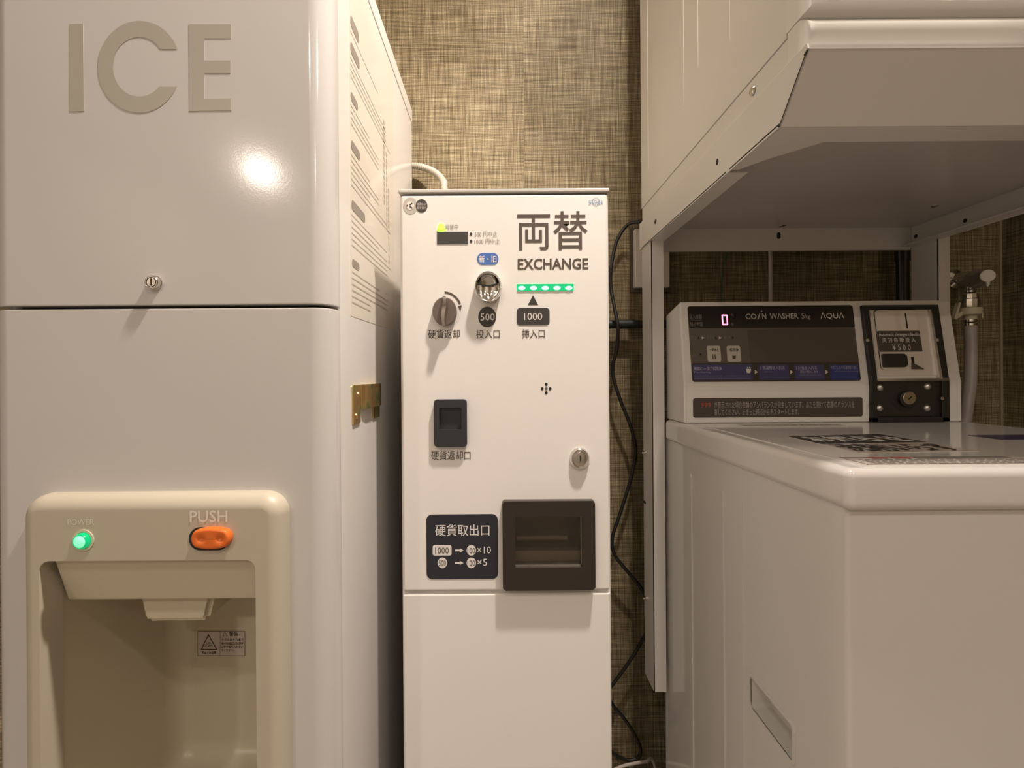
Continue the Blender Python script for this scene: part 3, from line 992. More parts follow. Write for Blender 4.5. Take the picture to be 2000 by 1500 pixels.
# stickers on the lid
s1 = prism('lid_notice', ft, [(.418, .592), (.566, .600), (.574, .772), (.424, .748)], 0, .0004, M_STICK, ws, label='large black and white notice on the lid')
b = prism_bm(ft, [(.4215, .668), (.570, .680), (.574, .772), (.424, .748)], .0004, .0007)
obj('notice_header', b, M_BLACK, s1)
b = bmesh.new(); text_uv(ft, 'お知らせ', .430, .684, .566, .744, .0010, .03, b); obj('lettering', b, M_WHITE, s1)
b = bmesh.new(); text_uv(ft, '洗剤いらず', .424, .602, .560, .664, .0010, .014, b); obj('lettering', b, M_INK2, s1)
s2 = prism('lid_caution_strip', ft, rr(.373, .5165, .70, .560, .002), 0, .0004, M_STICK, ws, label='long caution strip along the front of the lid')
b = bmesh.new()
prism_bm(ft, rr(.452, .549, .553, .5595, 0), .0004, .0007, bm=b)
for q in ((.373, .5165, .70, .5173), (.373, .5592, .70, .560), (.373, .5165, .3738, .560)):
    prism_bm(ft, rr(*q, 0), .0004, .0007, bm=b)
for v in (.544, .538, .532, .526, .520):
    u = .384
    while u < .69:
        L_ = random.uniform(.004, .012); flat_bm(ft, rr(u, v, u + L_, v + .0022, 0), .0007, b); u += L_ + .002
stuff('small_print', b, M_DIMPR, s2)
b = bmesh.new(); text_uv(ft, '警告', .400, .5495, .448, .5585, .0009, .03, b); obj('lettering', b, M_RED, s2)
prism('round_sticker', ft, rr(.690, .700, .790, .752, .004), 0, .0004, M_PURPLE, ws, label='purple-blue sticker at the right of the lid')
b = bmesh.new()
for v in (.905, .912, .919):
    u = .435
    while u < .60:
        L_ = random.uniform(.006, .016); flat_bm(ft, rr(u, v, u + L_, v + .003, 0), .0006, b); u += L_ + .003
s3 = prism('rear_label', ft, rr(.43, .895, .61, .925, .001), 0, .0004, mat('faint_label', (0.60, 0.54, 0.49), .15), ws)
stuff('small_print', b, M_GREYPR, s3)

# console
CX0, CX1 = .3495, .8795
prof = [(.965, LZ1 - .002), (.965, .980), (.9905, 1.1405), (1.072, 1.124), (1.072, LZ1 - .002)]
b = bmesh.new()
lo = [b.verts.new((CX0, y, z)) for y, z in prof]; hi = [b.verts.new((CX1, y, z)) for y, z in prof]
b.faces.new(lo); b.faces.new(hi[::-1])
for i in range(5):
    j = (i + 1) % 5
    b.faces.new((lo[i], hi[i], hi[j], lo[j]))
bmesh.ops.recalc_face_normals(b, faces=b.faces)
bmesh.ops.bevel(b, geom=b.edges[:], offset=.004, segments=3, affect='EDGES')
con = obj('console', b, M_CONS, ws, smooth=30)
fc = Face((0, .965, .980), (1, 0, 0), (0, .0255, .1605))
fl = front(.965)


def quad_rr(face, x0t, x0b, x1t, x1b, y0, y1, r, n=0.0):
    return prr(face, (x0t + x0b) / 2, y0, (x1t + x1b) / 2, y1, r, n)


def cp(name, pts_px, m, parent, r=0.0, n0=0.0, n1=.0005, bevel=0.0, label=None):
    (ul, vt), (ur, vb) = fc.px(*pts_px[:2], n1), fc.px(*pts_px[2:], n1)
    return prism(name, fc, rr(ul, vb, ur, vt, r), n0, n1, m, parent, bevel, label=label)


pn = cp('control_panel', (1342.5, 598, 1682, 743.5), M_PANGREY, con, r=.005, n1=.0012, label='dark control panel film')
cp('display_band', (1343.5, 599, 1670, 639), M_PANBLK, pn, r=.003, n0=.0012, n1=.0016)
cp('lower_band', (1350.5, 709.5, 1681.5, 743), mat('panel_lower_dark', (0.040, 0.031, 0.027), .3), pn, r=.004, n0=.0012, n1=.0015)
cp('clear_window', (1460, 644, 1674, 708), M_PANGREY2, pn, r=.004, n0=.0012, n1=.0015)
for k, (a, c, mm) in enumerate(((1353, 1471, M_PANBLUE), (1481, 1542, M_PANBLUE), (1551, 1612, M_PANBLUE), (1620, 1679, M_PANBLUE2))):
    cp('step_field', (a, 712.5, c, 741.5), mm, pn, r=.001, n0=.0015, n1=.0018)
for (x, y, h_) in ((1474.5, 726.5, 4), (1543.5, 726.5, 4), (1612.5, 726.5, 4), (1370.5, 659.8, 2.7), (1404, 659.8, 2.7)):
    obj('arrow_mark', flat_bm(fc, [fc.px(x, y + h_, .002), fc.px(x + 5.5, y, .002), fc.px(x, y - h_, .002)], .002), M_WHITE, pn)
lettering(fc, [('投入金額', 1346, 614, 1371, 622.5, .01), ('残り時間', 1347.5, 629, 1372.5, 637, .01), ('円', 1427, 613, 1432.5, 620, .01), ('分', 1427.5, 630, 1433, 637, .01),
               ('洗 い', 1347.5, 655, 1363, 664), ('すすぎ', 1380, 655, 1395, 664), ('脱 水', 1413, 655, 1428, 664), ('ロック', 1351, 689, 1364, 696), ('Amount', 1349, 624, 1369, 626.2), ('Time', 1357, 638.6, 1365, 640.2)], M_DIMPR, pn, n=.0021)
lettering(fc, [('CO', 1455.5, 612.5, 1478, 623.5, .02), ('/', 1478, 612, 1486.5, 624, .02), ('N', 1488, 612, 1497, 623, .02), ('WΛSHER', 1502.5, 611.5, 1560, 622.5, .02)], mat('silver_print', (0.45, 0.41, 0.38), .4), pn, n=.0021)
lettering(fc, [('5', 1564.5, 611.5, 1572, 622.5), ('kg', 1573, 614, 1583.5, 624.5)], mat('thin_silver_print', (0.36, 0.32, 0.29), .4), pn, n=.0021)
disc('letter_dot', fc, 1487.5, 608, 1.4, 1.4, M_GREYPR, pn, n0=.0016, n1=.0021)
lettering(fc, [('ΛQUΛ', 1601.5, 610.5, 1649.5, 624, .005)], M_WHITE, pn, n=.0021)
lettering(fc, [('最初に― 洗濯槽洗浄', 1355.5, 716.5, 1410, 723.5, .02), ('Pre-cleaning', 1356, 725, 1387.5, 729.5), ('1 洗濯物を入れる', 1485, 714.5, 1533, 722, .015),
               ('2 硬貨を入れる', 1553.5, 714.5, 1596, 722, .015), ('運転が開始します', 1562, 723.5, 1598, 728.5, .01), ('4 終了したら洗濯物取り出し', 1623, 714, 1675, 721, .01)], mat('lilac_print', (0.36, 0.34, 0.48), .4), pn, n=.0022)
b = bmesh.new()
for (x0, x1, y) in ((1356, 1410, 733.5), (1418, 1467, 733), (1356, 1467, 738.5), (1492, 1510, 725.5), (1562, 1604, 731.5), (1630, 1676, 724.5)):
    x = x0
    while x < x1:
        L_ = random.uniform(2, 5); q = fc.px(x, y, .0022); q2 = fc.px(min(x + L_, x1), y + 1.6, .0022)
        flat_bm(fc, rr(q[0], q[1], q2[0], q2[1], 0), .0022, b); x += L_ + .8
stuff('small_print', b, mat('dim_lilac_print', (0.16, 0.145, 0.27), .4), pn)
# bucket symbol on the first step
b = bmesh.new()
flat_bm(fc, [fc.px(x, y, .0022) for x, y in ((1459, 728.5), (1465, 728.5), (1467, 720.5), (1457, 720.5))], .0022, b)
flat_bm(fc, [fc.px(x, y, .0022) for x, y in ((1459, 719), (1461, 719), (1461.5, 716.5), (1459.5, 716.5))], .0022, b)
flat_bm(fc, [fc.px(x, y, .0022) for x, y in ((1463, 719), (1465.5, 719), (1466, 717), (1463.5, 716.5))], .0022, b)
obj('bucket_symbol', b, M_WHITE, pn)
# red digit
b = bmesh.new()
for q in ((1410, 614.5, 1420, 617), (1411.3, 632.5, 1421, 635), (1409.2, 615, 1412.4, 625), (1418.2, 615, 1421.2, 625), (1410, 624.5, 1413.2, 634.5), (1419, 624.5, 1422, 634.5)):
    u0, v1 = fc.px(q[0], q[1], .0022); u1, v0 = fc.px(q[2], q[3], .0022)
    flat_bm(fc, rr(u0, v0, u1, v1, .0004, 2), .0022, b)
obj('red_digit', b, M_LEDR, pn, label='glowing red digit 0')
for (x0, x1, t, sym) in ((1380.5, 1409, '一時停止', 'pause'), (1419, 1448, '槽洗浄', 'bucket')):
    bt = cp('panel_key', (x0, 675.5, x1, 706.5), M_BTN, pn, r=.003, n0=.0012, n1=.0026, bevel=.0006, label='cream square key')
    xm = (x0 + x1) / 2
    lettering(fc, [(t, xm - 9, 680, xm + 9, 686.5, .02)], M_LABELG, bt, n=.0029)
    b = bmesh.new()
    if sym == 'pause':
        for dx in (-3.6, .8):
            u0, v1 = fc.px(xm + dx, 692, .0029); u1, v0 = fc.px(xm + dx + 2.8, 701.5, .0029)
            flat_bm(fc, rr(u0, v0, u1, v1, 0), .0029, b)
    else:
        flat_bm(fc, [fc.px(x, y, .0029) for x, y in ((xm - 2.5, 701), (xm + 3, 701), (xm + 4, 694.5), (xm - 3.5, 694.5))], .0029, b)
    obj('key_symbol', b, M_LABELG, bt)
for x, y in ((1364.5, 660), (1398.3, 660), (1431, 659.5), (1368, 692)):
    disc('status_dot', fc, x, y, 2, 2.2, M_PANBLK, pn, n0=.0012, n1=.0017)
# notice label
nl = plate('error_notice', fl, 1353.5, 778, 1685, 813.5, M_LABELG, con, r=.004, n1=.0006, label='dark label with notice text')
lettering(fl, [('999', 1369, 786.5, 1388.5, 796)], mat('orange_red_print', (0.42, 0.07, 0.05), .4), nl, n=.0009)
lettering(fl, [('が表示された場合衣類のアンバランスが発生しています。ふたを開けて衣類のバランスを', 1395, 784.5, 1669, 796), ('直してください。止まった時点から再スタートします。', 1395, 799.5, 1561, 810.5)], M_GREYPR, nl, n=.0009)
for z_ in (.945, .956, .967):
    obj('moulded_line', box_bm(CX0 + .012, .690, .9645, .966, z_, z_ + .0012), M_CONS, con)
# coin unit: outline follows the console profile
CU0, CU1 = .7005, .8485
zs0 = LZ1 + .001
u = lambda x: x
cu = bmesh.new()
slantv = lambda v: fc.w(0, v, 0)
topv = fc.px(1750, 597.5)[1]
# swept bar frame: outer ring and inner opening, in two planes
pts_low = [(.966, zs0), (.966, .980)]
pt_top = fc.w(0, topv)
T = .0075
dn = fc.N * T
prof_o = [Vector((0, .968, zs0)), Vector((0, .968, .980)), Vector((0, pt_top.y, pt_top.z))]
prof_f = [Vector((0, .965 - T, zs0)), Vector((0, .965 - T, .980)), Vector((0, pt_top.y, pt_top.z)) + dn]


def slab(xa, xb, A, B, bm):
    vs = []
    for x in (xa, xb):
        vs.append([bm.verts.new((x, p.y, p.z)) for p in A] + [bm.verts.new((x, p.y, p.z)) for p in B[::-1]])
    k = len(vs[0])
    bm.faces.new(vs[0]); bm.faces.new(vs[1][::-1])
    for i in range(k):
        j = (i + 1) % k
        bm.faces.new((vs[0][i], vs[1][i], vs[1][j], vs[0][j]))


slab(CU0, CU0 + .0125, prof_o, prof_f, cu)
slab(CU1 - .0145, CU1, prof_o, prof_f, cu)
slab(CU0, CU1, [Vector((0, .968, zs0)), Vector((0, .968, zs0 + .009))], [Vector((0, .965 - T, zs0)), Vector((0, .965 - T, zs0 + .009))], cu)
slab(CU0, CU1, [fc.w(0, topv - .008, 0), fc.w(0, topv, 0)], [fc.w(0, topv - .008, T), fc.w(0, topv, T)], cu)
slab(CU0, CU1, [Vector((0, .968, .973)), Vector((0, .968, .983))], [Vector((0, .962, .973)), Vector((0, .962, .983))], cu)
slab(CU0 + .01, CU1 - .01, [Vector((0, .968, zs0 + .005)), Vector((0, .968, .978))], [Vector((0, .963, zs0 + .005)), Vector((0, .963, .978))], cu)
bmesh.ops.recalc_face_normals(cu, faces=cu.faces)
cun = obj('coin_unit', cu, M_BLACK, con, label='black framed coin unit')
md = cun.modifiers.new('b', 'BEVEL'); md.width = .0012; md.segments = 2; md.limit_method = 'ANGLE'
mp = cp('metal_plate', (1699, 606, 1836, 733), mat('satin_plate', (0.80, 0.75, 0.68), .32, metal=.25), cun, r=.001, n0=0, n1=.002, label='satin metal coin plate')
(ul, vt), (ur, vb) = fc.px(1708, 606, .004), fc.px(1806, 722, .004)
es_ = prism('escutcheon', fc, rr(ul, vb, ur, vt, .006), .002, .0042, mat('brushed_plate', (0.76, 0.71, 0.64), .35, metal=.25), mp, bevel=.001)
b = bmesh.new()
ou = rr(ul - .0012, vb, ur + .0012, vt + .0012, .007); iu = rr(ul, vb, ur, vt, .006)
for k in range(len(ou)):
    j = (k + 1) % len(ou)
    flat_bm(fc, [ou[k], ou[j], iu[j], iu[k]], .0022, b)
obj('escutcheon_shadow_gap', b, M_DARK, mp)
cp('slot_square', (1757, 607.5, 1794, 645), mat('slot_square_metal', (0.82, 0.77, 0.70), .35, metal=.25), es_, r=.003, n0=.0042, n1=.0050)
cp('blank_square', (1711.5, 608, 1751, 645), mat('slot_square_metal', (0.82, 0.77, 0.70), .35, metal=.25), es_, r=.003, n0=.0042, n1=.0050)
b = bmesh.new()
a0 = fc.px(1769, 612, .0055); a1 = fc.px(1772, 642, .0055); mu = (a0[0] + a1[0]) / 2
prism_bm(fc, rr(mu - .0012, a1[1], mu + .0012, a0[1], .001, 3), .0050, .0055, bm=b)
obj('coin_slot', b, M_DARK, es_)
pl2 = cp('price_label', (1713, 646.5, 1802, 686.5), M_LABELG, es_, r=.002, n0=.0042, n1=.0047, label='dark label reading 500 yen')
lettering(fc, [('Automatic detergent feeding', 1716, 650, 1799, 658, .01), ('洗 剤 自 動 投 入', 1722, 659.5, 1789, 668.5, .01), ('¥ 5 0 0', 1742, 672.5, 1779.5, 684, .0)], M_WHITE, pl2, n=.0052)
(ul, vt), (ur, vb) = fc.px(1722, 691.5, .006), fc.px(1772, 717, .006)
cc = .0045
prism('return_lever', fc, [(ul + .001, vb), (ur - cc, vb), (ur, vb + cc), (ur, vt - cc), (ur - cc, vt), (ul + .001, vt), (ul, vt - .001), (ul, vb + .001)], .0042, .010, M_BLACK, es_, bevel=.001)
cp('lever_slot', (1779.5, 697, 1786.5, 712), M_DARK, es_, n0=.0042, n1=.0046)
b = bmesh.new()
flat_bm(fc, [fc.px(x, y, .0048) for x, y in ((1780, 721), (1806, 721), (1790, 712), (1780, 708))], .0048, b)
obj('lever_shadow', b, M_LABELG, es_)  # flat dark wedge painted as shadow below the lever
# metal lip and sloped cheek
b = bmesh.new()
pA = fc.w(*fc.px(1712, 728, .004), .004)
slab(CU0 + .0105, CU1 - .003, [Vector((0, .966, .983)), Vector((0, .967, .988))], [Vector((0, .9555, .983)), Vector((0, .958, .988))], b)
obj('metal_lip', b, M_CHROME, cun)
ck = bmesh.new()
A = [Vector((0, .9665, .985)), fc.w(0, topv - .009, 0)]
B = [Vector((0, .9570, .985)), fc.w(0, .045, .0075), fc.w(0, topv - .009, .0062)]
slab(CU1 - .0185, CU1 - .0135, A, B, ck)
obj('plate_cheek', ck, M_SATIN, cun)
# lock plate
fk = front(.963)
lp = plate('lock_plate', fk, 1711, 744, 1826, 812, mat('matt_black_plate', (0.022, 0.018, 0.014), .45), cun, r=.004, n1=.004, bevel=.001)
for (x, y) in ((1720.5, 757), (1813.5, 755), (1719.5, 797), (1812.5, 797)):
    u_, v_ = fk.px(x, y, .006)
    lathe('dome_screw', fk.w(u_, v_, .004), (0, -1, 0), [(.0068, 0), (.0066, .001), (.0052, .0032), (.0028, .0045), (0, .0049)], M_SATIN, lp, n=28)
u_, v_ = fk.px(1768, 779, .006)
lathe('lock_ring', fk.w(u_, v_, .004), (0, -1, 0), [(.0232, 0), (.0225, .001), (.0215, .0012), (.0145, .0012), (.0140, .008), (.0120, .009), (0, .009)], M_BLACK, lp, n=44)
u_, v_ = fk.px(1772.5, 777, .010)
kc2 = lathe('key_cylinder', fk.w(u_, v_, .010), (0, -1, 0), [(.0122, 0), (.0122, .005), (.0112, .006), (0, .006)], M_BRASS, lp, n=40)
fz = front(.963 - .0162)
cxx, czz = fk.w(u_, v_).x, fk.w(u_, v_).z - 1
prism('key_slot', Face((cxx, .963 - .0162, czz + 1), (.75, 0, .66), (-.66, 0, .75)), rr(-.0042, -.0009, .0042, .0009, .0005), 0, .0003, M_DARK, kc2)
for (x, y, mm) in ((1694.5, 664.5, M_SATIN), (1830.5, 664, M_SATIN)):
    u_, v_ = fc.px(x, y, .0075)
    lathe('side_screw', fc.w(u_, v_, T), -Vector(fc.N) * -1, [(.0034, 0), (.003, .001), (0, .0014)], mm, cun, n=20)
for (x, y, mm) in ((1840.5, 778.5, M_SATIN), (1703, 788, M_DARK)):
    u_, v_ = fl.px(x, y, .0075)
    lathe('side_screw', fl.w(u_, v_, T), (0, -1, 0), [(.0034, 0), (.003, .001), (0, .0014)], mm, cun, n=20)

# ------------------------------------------------------------------ dryer stand
SXL, SXR = .313, .917
sd = thing('dryer_stand', ((SXL + SXR) / 2, .85, 1.3), 'white sheet-metal stand holding the dryer above the washing machine', 'stand')
ff0, fb0 = (.5126, 1.328), (.566, 1.2745)
for X, sgn in ((SXL, 1), (SXR, -1)):
    b = bmesh.new()
    pr = [(ff0[0], ff0[1]), (fb0[0], fb0[1]), (1.135, 1.2765), (1.135, 1.335), (1.0, 1.335), (ff0[0] + .002, 1.334)]
    a = [b.verts.new((X, y, z)) for y, z in pr]; c = [b.verts.new((X + sgn * .0018, y, z)) for y, z in pr]
    b.faces.new(a); b.faces.new(c[::-1])
    for i in range(len(pr)):
        j = (i + 1) % len(pr)
        b.faces.new((a[i], c[i], c[j], a[j]))
    # inner return flange with the front gusset
    x2 = X + sgn * .030
    for q in ([(X, .70), (x2, .70), (x2, 1.12), (X, 1.12)], [(X, fb0[0]), (X + sgn * .085, fb0[0]), (X + sgn * .085, fb0[0] + .034), (X + sgn * .036, .655), (X + sgn * .012, .69), (X, .69)]):
        v1 = [b.verts.new((x, y, 1.2768)) for x, y in q]; v2 = [b.verts.new((x, y, 1.2786)) for x, y in q]
        b.faces.new(v1); b.faces.new(v2[::-1])
        for i in range(len(q)):
            j = (i + 1) % len(q)
            b.faces.new((v1[i], v2[i], v2[j], v1[j]))
    sp_ = obj('side_plate', b, M_STAND, sd)
b = bmesh.new()
slab(SXL, SXR, [Vector((0, ff0[0], ff0[1])), Vector((0, fb0[0], fb0[1]))], [Vector((0, ff0[0] + .0018, ff0[1] + .0006)), Vector((0, fb0[0] + .0018, fb0[1] + .0006))], b)
box_bm(SXL + .002, SXR - .002, ff0[0], ff0[0] + .02, 1.3275, 1.3292, bm=b)
obj('front_skirt', b, M_STAND, sd)
b = box_bm(SXL + .003, SXR - .003, fb0[0] + .001, .603, 1.2742, 1.2760)
obj('skirt_flange', b, M_STAND, sd)
box('shelf_plate', SXL + .003, SXR - .003, .58, 1.13, 1.3215, 1.3235, M_PLATE, sd)
box('rear_beam', SXL + .003, SXR - .003, 1.128, 1.1345, 1.272, 1.3215, M_STAND, sd)
for (px_, Xa) in ((None, .3155), (None, .913)):
    b = bmesh.new()
    pyf, pyr = 1.057, 1.125
    sg_ = 1
    zb_ = 1 - .664
    box_bm(Xa, Xa + .0255, pyf, pyf + .0016, zb_, 1.283, bm=b)
    box_bm(Xa, Xa + .0016, pyf, pyr, zb_, 1.283, bm=b)
    po = obj('post', b, M_STAND, sd)
    fp = Face((Xa, 0, 1), (0, -1, 0), (0, 0, 1))
    if Xa < .5:
        for z_ in (W(1258, 885, 1.105).z, W(1258, 1170, 1.105).z):
            sc_ = lathe('post_bolt', (Xa, 1.108, z_), (-1, 0, 0), [(.0042, 0), (.0042, .003), (.0018, .0035), (.0018, .008), (0, .0085)], M_CHROME, po, n=16)
            bw = box_bm(Xa - .004, Xa - .001, 1.098, 1.118, z_ - .0018, z_ + .0018)
            obj('wing_nut', bw, M_CHROME, sc_)
        disc('bolt_hole', fp, 1259, 981, 2, 3, M_DARK, po, n1=.0004)
fpl = Face((SXL, 0, 1), (0, -1, 0), (0, 0, 1))
for (x, y, rx_, ry_) in ((1400.5, 316, 2.2, 6), (1280, 433, 1.8, 4.5), (1521, 246, 2, 2.5)):
    disc('bolt_hole', fpl, x, y, rx_, ry_, M_DARK, sd, n1=.0005)
fsk = Face((0, ff0[0], ff0[1]), (1, 0, 0), (0, -(fb0[0] - ff0[0]), ff0[1] - fb0[1]))
prism('corner_slot', fpl, ppoly(fpl, [(1569, 108), (1572, 109), (1578, 99), (1576, 96)], .0006), 0, .0006, M_DARK, sd)
fbm = front(1.128)
prism('bolt_hole', fbm, prr(fbm, 1517.5, 454, 1524.5, 466.5, .004), 0, .0005, M_DARK, sd)
fun = Face((0, 0, 1.3215), (1, 0, 0), (0, -1, 0))
prism('bolt_hole', fun, ppoly(fun, [(1523, 444.5), (1537, 440), (1535, 439), (1521, 443.5)], .0004), 0, .0005, M_DARK, sd)
fri = Face((SXR - .0018, 0, 1), (0, 1, 0), (0, 0, 1))
for (x, y) in ((1789, 461.5), (1885, 431)):
    u_, v_ = Face((SXR - .0018, 0, 1), (0, -1, 0), (0, 0, 1)).px(x, y)
    lathe('bolt_hole', (SXR - .0018, -u_, 1 + v_), (-1, 0, 0), [(.0042, 0), (.0042, .0006), (0, .0006)], M_DARK, sd, n=16)
lathe('shelf_screw', W(1826, 423, .98) * 1, (0, 0, -1), [(.006, -.004), (.006, .002), (.003, .004), (0, .004)], M_SATIN, sd, n=20).location.z += 1.3215 - W(1826, 423, .98).z

# ------------------------------------------------------------------ tumble dryer on the stand
dr = thing('tumble_dryer', ((SXL + SXR) / 2, .82, 1.335), 'white tumble dryer on the stand, cut off by the top of the photo', 'tumble dryer')
DX0, DX1 = SXL + .0005, SXR - .0005
def fbox(name, x0, x1, y0, y1, z0, z1, m, parent, r, seg=5):
    """box with only the edges of its front face rounded"""
    b = box_bm(x0, x1, y0, y1, z0, z1)
    bmesh.ops.bevel(b, geom=[e for e in b.edges if all(abs(v.co.y - y0) < 1e-6 for v in e.verts)], offset=r, segments=seg, profile=0.5, affect='EDGES')
    return obj(name, b, m, parent, smooth=35)


DT = 2.18
box('base', DX0 + .001, DX1 - .001, .5505, 1.118, 1.3354, 1.3635, M_DRY, dr, bevel=.001)
dc = box('cabinet', DX0, DX1, .5525, 1.12, 1.3645, DT, M_DRY, dr, bevel=.0008)
fbox('front_base', DX0 + .0005, DX1 - .0005, .518, .550, 1.3354, 1.3678, M_CONS, dr, .0145, 6)
fr_ = fbox('front_cover', DX0 + .0003, DX1 - .0003, .518, .552, 1.3690, DT, M_CONS, dr, .013, 6)
fd = front(.518)
cut(fr_, prism_bm(fd, rr(fd.px(1628, 12)[0], .3795, .905, 1.16, .012), -.0016, .02))
pnl = prism('service_panel', front(.5196), rr(fd.px(1641, 0)[0], .3838, fd.px(1843, 0)[0], .44, .006), 0, .0012, M_CONS, dr, bevel=.0006)
prism('small_cover', front(.5196), rr(fd.px(1865, 0)[0], .3842, fd.px(1896, 0)[0], .40, .004), 0, .0012, M_CONS, dr, bevel=.0006)
fq = front(.5196)
b = bmesh.new(); u0 = fq.px(1915, 0)[0]; text_uv(fq, 'National', u0, .3855, u0 + .058, .3945, .0005, .01, b)
obj('lettering', b, M_PALEINK, dr)
# door above the visible edge
dcx = (DX0 + DX1) / 2
lathe('round_door', (dcx, .5196, 1.79), (0, -1, 0), [(.19, 0), (.19, .018), (.178, .026), (.14, .026), (.13, .012), (0, .012)], M_CONS, dr, n=56)
fdl = Face((DX0, 0, 1), (0, -1, 0), (0, 0, 1))
for d, zb_ in ((1.069, .43), (.862, .455), (.80, .48), (.69, .448)):
    prism('pressed_rib', fdl, rr(-d - .004, zb_, -d + .004, 1.15, .0038), -.0005, .0006, M_DRY, dr, bevel=.0005)
u_, v_ = fdl.px(1470, 178)
s_ = lathe('side_screw', (DX0 - .0, -u_, 1 + v_), (-1, 0, 0), [(.0058, 0), (.0052, .0018), (0, .0028)], M_CHROME, dr, n=20)

# ------------------------------------------------------------------ wall services
def cable(name, pts, r, m, label, cat, n=10):
    o = obj(name, tube_bm(pts, r, n=n, sub=8), m, None, smooth=60)
    tag(o, label, cat)
    return o


D = 1.205
cable('power_cable', [W(x, y, d) for x, y, d in ((1262, 428, 1.19), (1250, 433, 1.19), (1226, 439, D), (1205, 470, D), (1194, 520, D), (1193, 560, D), (1200, 600, D - .01), (1207, 640, D - .02), (1205, 680, D - .01), (1197, 715, D), (1200, 745, D), (1213, 785, D), (1229, 825, D),
       (1239, 860, D), (1241, 890, D), (1232, 935, D), (1212, 1000, D), (1196, 1050, D), (1200, 1082, D), (1222, 1112, D), (1248, 1143, D), (1268, 1180, 1.19), (1268, 1220, 1.19), (1250, 1258, D), (1225, 1298, D), (1200, 1332, D), (1188, 1352, D), (1196, 1376, D), (1218, 1402, D), (1238, 1432, D), (1251, 1462, D),
       (1247, 1479, D), (1230, 1485, D), (1208, 1478, D), (1190, 1464, D), (1170, 1440, D))],
      .0042, M_RUB, 'black power cable hanging in loops behind the gap', 'cable')
# conduit
pts = [W(760, 372, 1.222), W(772, 345, 1.222), W(796, 326, 1.222), W(822, 326, 1.222), W(848, 336, 1.21), (W(864, 352, 1.19)), W(868, 372, 1.16), W(868, 392, 1.13)]
pts[-1].z = 1.2925; 
sp_pts = smooth_path(pts, 26)
b = tube_bm(sp_pts, .0078, n=14, sub=1, rad=lambda i: (.0066) + (.0018 if (i // 2) % 2 else 0))
o = obj('flexible_conduit', b, M_COND, None, smooth=60)
tag(o, 'grey ribbed flexible conduit arching over the exchange machine top', 'conduit')
# horizontal pipe
t = thing('wall_pipe', (.3, 1.215, 1.12), 'black horizontal pipe along the wall behind the stand post', 'pipe')
zc = W(1220, 633.5, 1.215).z
obj('pipe_run', tube_bm([(-.05, 1.215, zc), (.62, 1.215, zc)], .0102, sub=1, n=20), M_PIPE, t, smooth=40)
obj('pipe_joint', tube_bm([(W(1207, 633, 1.215).x, 1.215, zc), (W(1240, 633, 1.215).x, 1.215, zc)], .0112, sub=1, n=20), M_PIPE, t, smooth=40)
for x in (.0, .55):
    obj('pipe_clip', box_bm(x, x + .015, 1.20, 1.25, zc - .013, zc + .013, .002), M_PIPE, t)
# vertical pipe
t = thing('drain_pipe', (.955, 1.21, 0), 'dark vertical pipe on the wall beside the right post', 'pipe')
xc = W(1763, 540, 1.21).x
obj('pipe_run', tube_bm([(xc, 1.21, 0.0), (xc, 1.21, 1.9)], .0135, sub=1, n=24), M_VPIPE, t, smooth=40)
zj = W(1763, 500, 1.21).z
obj('pipe_joint', tube_bm([(xc, 1.21, zj - .012), (xc, 1.21, zj + .045)], .0158, sub=1, n=24), M_VPIPE, t, smooth=40)
# thin cables on the wall
cable('wall_cable', [W(1505, 400, 1.243), W(1505, 500, 1.243), W(1505, 590, 1.243), W(1505, 700, 1.243)], .0052, M_WCABLE, 'pale pink-white cable running straight down the wall above the console', 'cable')
cable('earth_wire', [W(1424, 440, 1.243), W(1420, 490, 1.243), W(1413, 520, 1.243), W(1409, 560, 1.243), W(1408, 640, 1.243)], .0014, M_GREEN, 'thin green earth wire on the wall above the console', 'wire')
# socket box
t = thing('socket_box', (.34, 1.25, 1.28), 'white wall socket box behind the stand post', 'socket')
a = W(1239, 447, 1.228); c2 = W(1239, 562, 1.228)
box('cover_plate', a.x, a.x + .085, 1.226, 1.2495, c2.z, a.z, mat('socket_white', (0.74, 0.69, 0.62), .35), t, bevel=.003)
box('socket_shadow', a.x - .006, a.x + .09, 1.241, 1.2498, c2.z - .008, a.z + .006, mat('painted_socket_shadow', (0.10, 0.08, 0.06), .5), t)  # dark sheet standing in for the box's shadow on the wall
obj('socket_outlet', box_bm(a.x + .022, a.x + .062, 1.2245, 1.2262, c2.z + .03, a.z - .03, .0005), M_CONS, t)
# white cable coil at the wall foot
cable('floor_cable', [W(1190, 1508, 1.18), W(1215, 1497, 1.18), W(1240, 1491, 1.18), W(1262, 1487, 1.18), (.352, 1.20, W(1280, 1487, 1.18).z - .01), (.37, 1.21, .04), (.40, 1.22, .012)], .0035, M_WCABLE, 'pale cable looping low at the wall foot by the washer corner', 'cable')

# tap
ty = 1.25
tp = thing('water_tap', tuple(W(1880, 545, ty)), 'chrome wall tap with grey handle and white cap', 'tap')
c0 = W(1866, 546, ty)
lathe('wall_flange', (c0.x, ty, c0.z), (0, -1, 0), [(.024, 0), (.023, .004), (.014, .010), (.0125, .026), (0, .026)], M_CHROME, tp, n=32)
p1 = Vector((c0.x, ty - .02, c0.z)); p2 = W(1895, 545, 1.17)
obj('tap_body', tube_bm([p1, p1 + Vector((.004, -.02, 0)), W(1882, 546, 1.20), p2], .0135, n=20), M_CHROME, tp, smooth=50)
hx = W(1899, 548, 1.175); hx2 = W(1928, 539, 1.10)
ax = (hx2 - hx).normalized()
hd = lathe('tap_handle', hx, ax, [(.0, -.010), (.014, -.010), (.0200, -.004), (.0192, .035), (.0140, (hx2 - hx).length)], M_TAPG, tp, n=32, smooth=40)
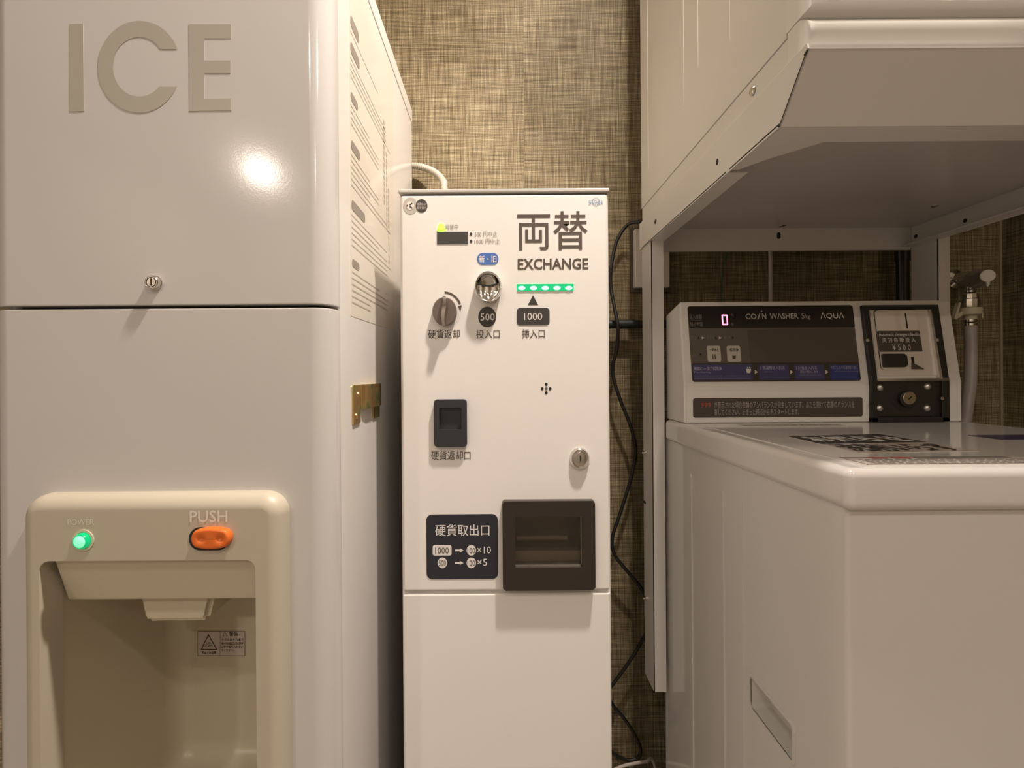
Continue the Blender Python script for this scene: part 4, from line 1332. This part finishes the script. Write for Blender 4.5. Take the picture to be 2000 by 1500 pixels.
lathe('handle_cap', hx2, ax, [(.0134, -.001), (.0134, .003), (.0122, .0042), (0, .0042)], M_TAPW, hd, n=32)
pt = bmesh.new()
q0 = hx2 + Vector((.001, 0, -.012))
obj('handle_pointer', lathe_bm(q0, (0, 0, -1), [(.0042, 0), (.0034, .007), (.001, .011), (0, .0112)], n=16), M_TAPW, hd, smooth=40)
nz = W(1894, 556, 1.17)
lathe('tap_spout', (nz.x, 1.17, nz.z), (0, 0, -1), [(.0085, -.01), (.0085, .012), (.0105, .014), (.0105, .018)], M_CHROME, tp, n=28)
zn = W(1894, 575, 1.17).z
lathe('hose_nipple', (nz.x, 1.17, zn), (0, 0, -1), [(.0, 0), (.0165, 0), (.0165, .010), (.0185, .012), (.0185, .026), (.0175, .031), (0, .031)], M_CHROME, tp, n=12, smooth=20)
# hose with its coupling
hs = thing('water_hose', (nz.x, 1.17, 1.0), 'grey water supply hose with cream coupling hanging from the tap', 'hose')
zc0 = W(1894, 602, 1.17).z
cpz = lathe('hose_coupling', (nz.x, 1.17, zc0), (0, 0, -1), [(0, 0), (.0215, 0), (.0220, .003), (.0210, .015), (.0125, .018), (.0125, .027), (0, .027)], M_CREAM, hs, n=32)
b = bmesh.new()
zz = zc0
for q in (((-.021, zz - .016), (-.036, zz - .026), (-.041, zz - .024), (-.029, zz + .012), (-.025, zz + .013), (-.031, zz - .013), (-.021, zz - .006)), ((.021, zz - .010), (.026, zz - .010), (.026, zz - .024), (.0235, zz - .024), (.023, zz - .015), (.021, zz - .014))):
    v1 = [b.verts.new((nz.x + x, 1.165, z)) for x, z in q]; v2 = [b.verts.new((nz.x + x, 1.175, z)) for x, z in q]
    b.faces.new(v1); b.faces.new(v2[::-1])
    for i in range(len(q)):
        j = (i + 1) % len(q)
        b.faces.new((v1[i], v2[i], v2[j], v1[j]))
obj('coupling_lever', b, M_CREAM, cpz)
zs_ = zc0 - .026
for k in range(3):
    lathe('hose_clamp', (nz.x, 1.17, zs_ - .0085 * k), (0, 0, -1), [(.0105, 0), (.0130, .0008), (.0130, .0058), (.0105, .0066)], M_CHROME if k < 2 else M_HOSE, hs, n=24)
obj('hose_pipe', tube_bm([(nz.x, 1.17, zs_ - .01), W(1896, 680, 1.165), W(1895, 740, 1.15), W(1888, 800, 1.135), W(1878, 860, 1.125), W(1868, 960, 1.12)], .0120, n=20), M_HOSE, hs, smooth=60)
# room corner trim bead
o = box('trim_1', XR - .006, XR, YB - .004, YB, 0.0, CEIL, mat('wallpaper_edge', (0.35, 0.30, 0.20), .6))
struct(o)

# flat faces keep flat normals next to their rounded edges
for o in scene.objects:
    if o.type == 'MESH' and any(p.use_smooth for p in o.data.polygons):
        m_ = o.modifiers.new('weighted_normal', 'WEIGHTED_NORMAL'); m_.keep_sharp = True
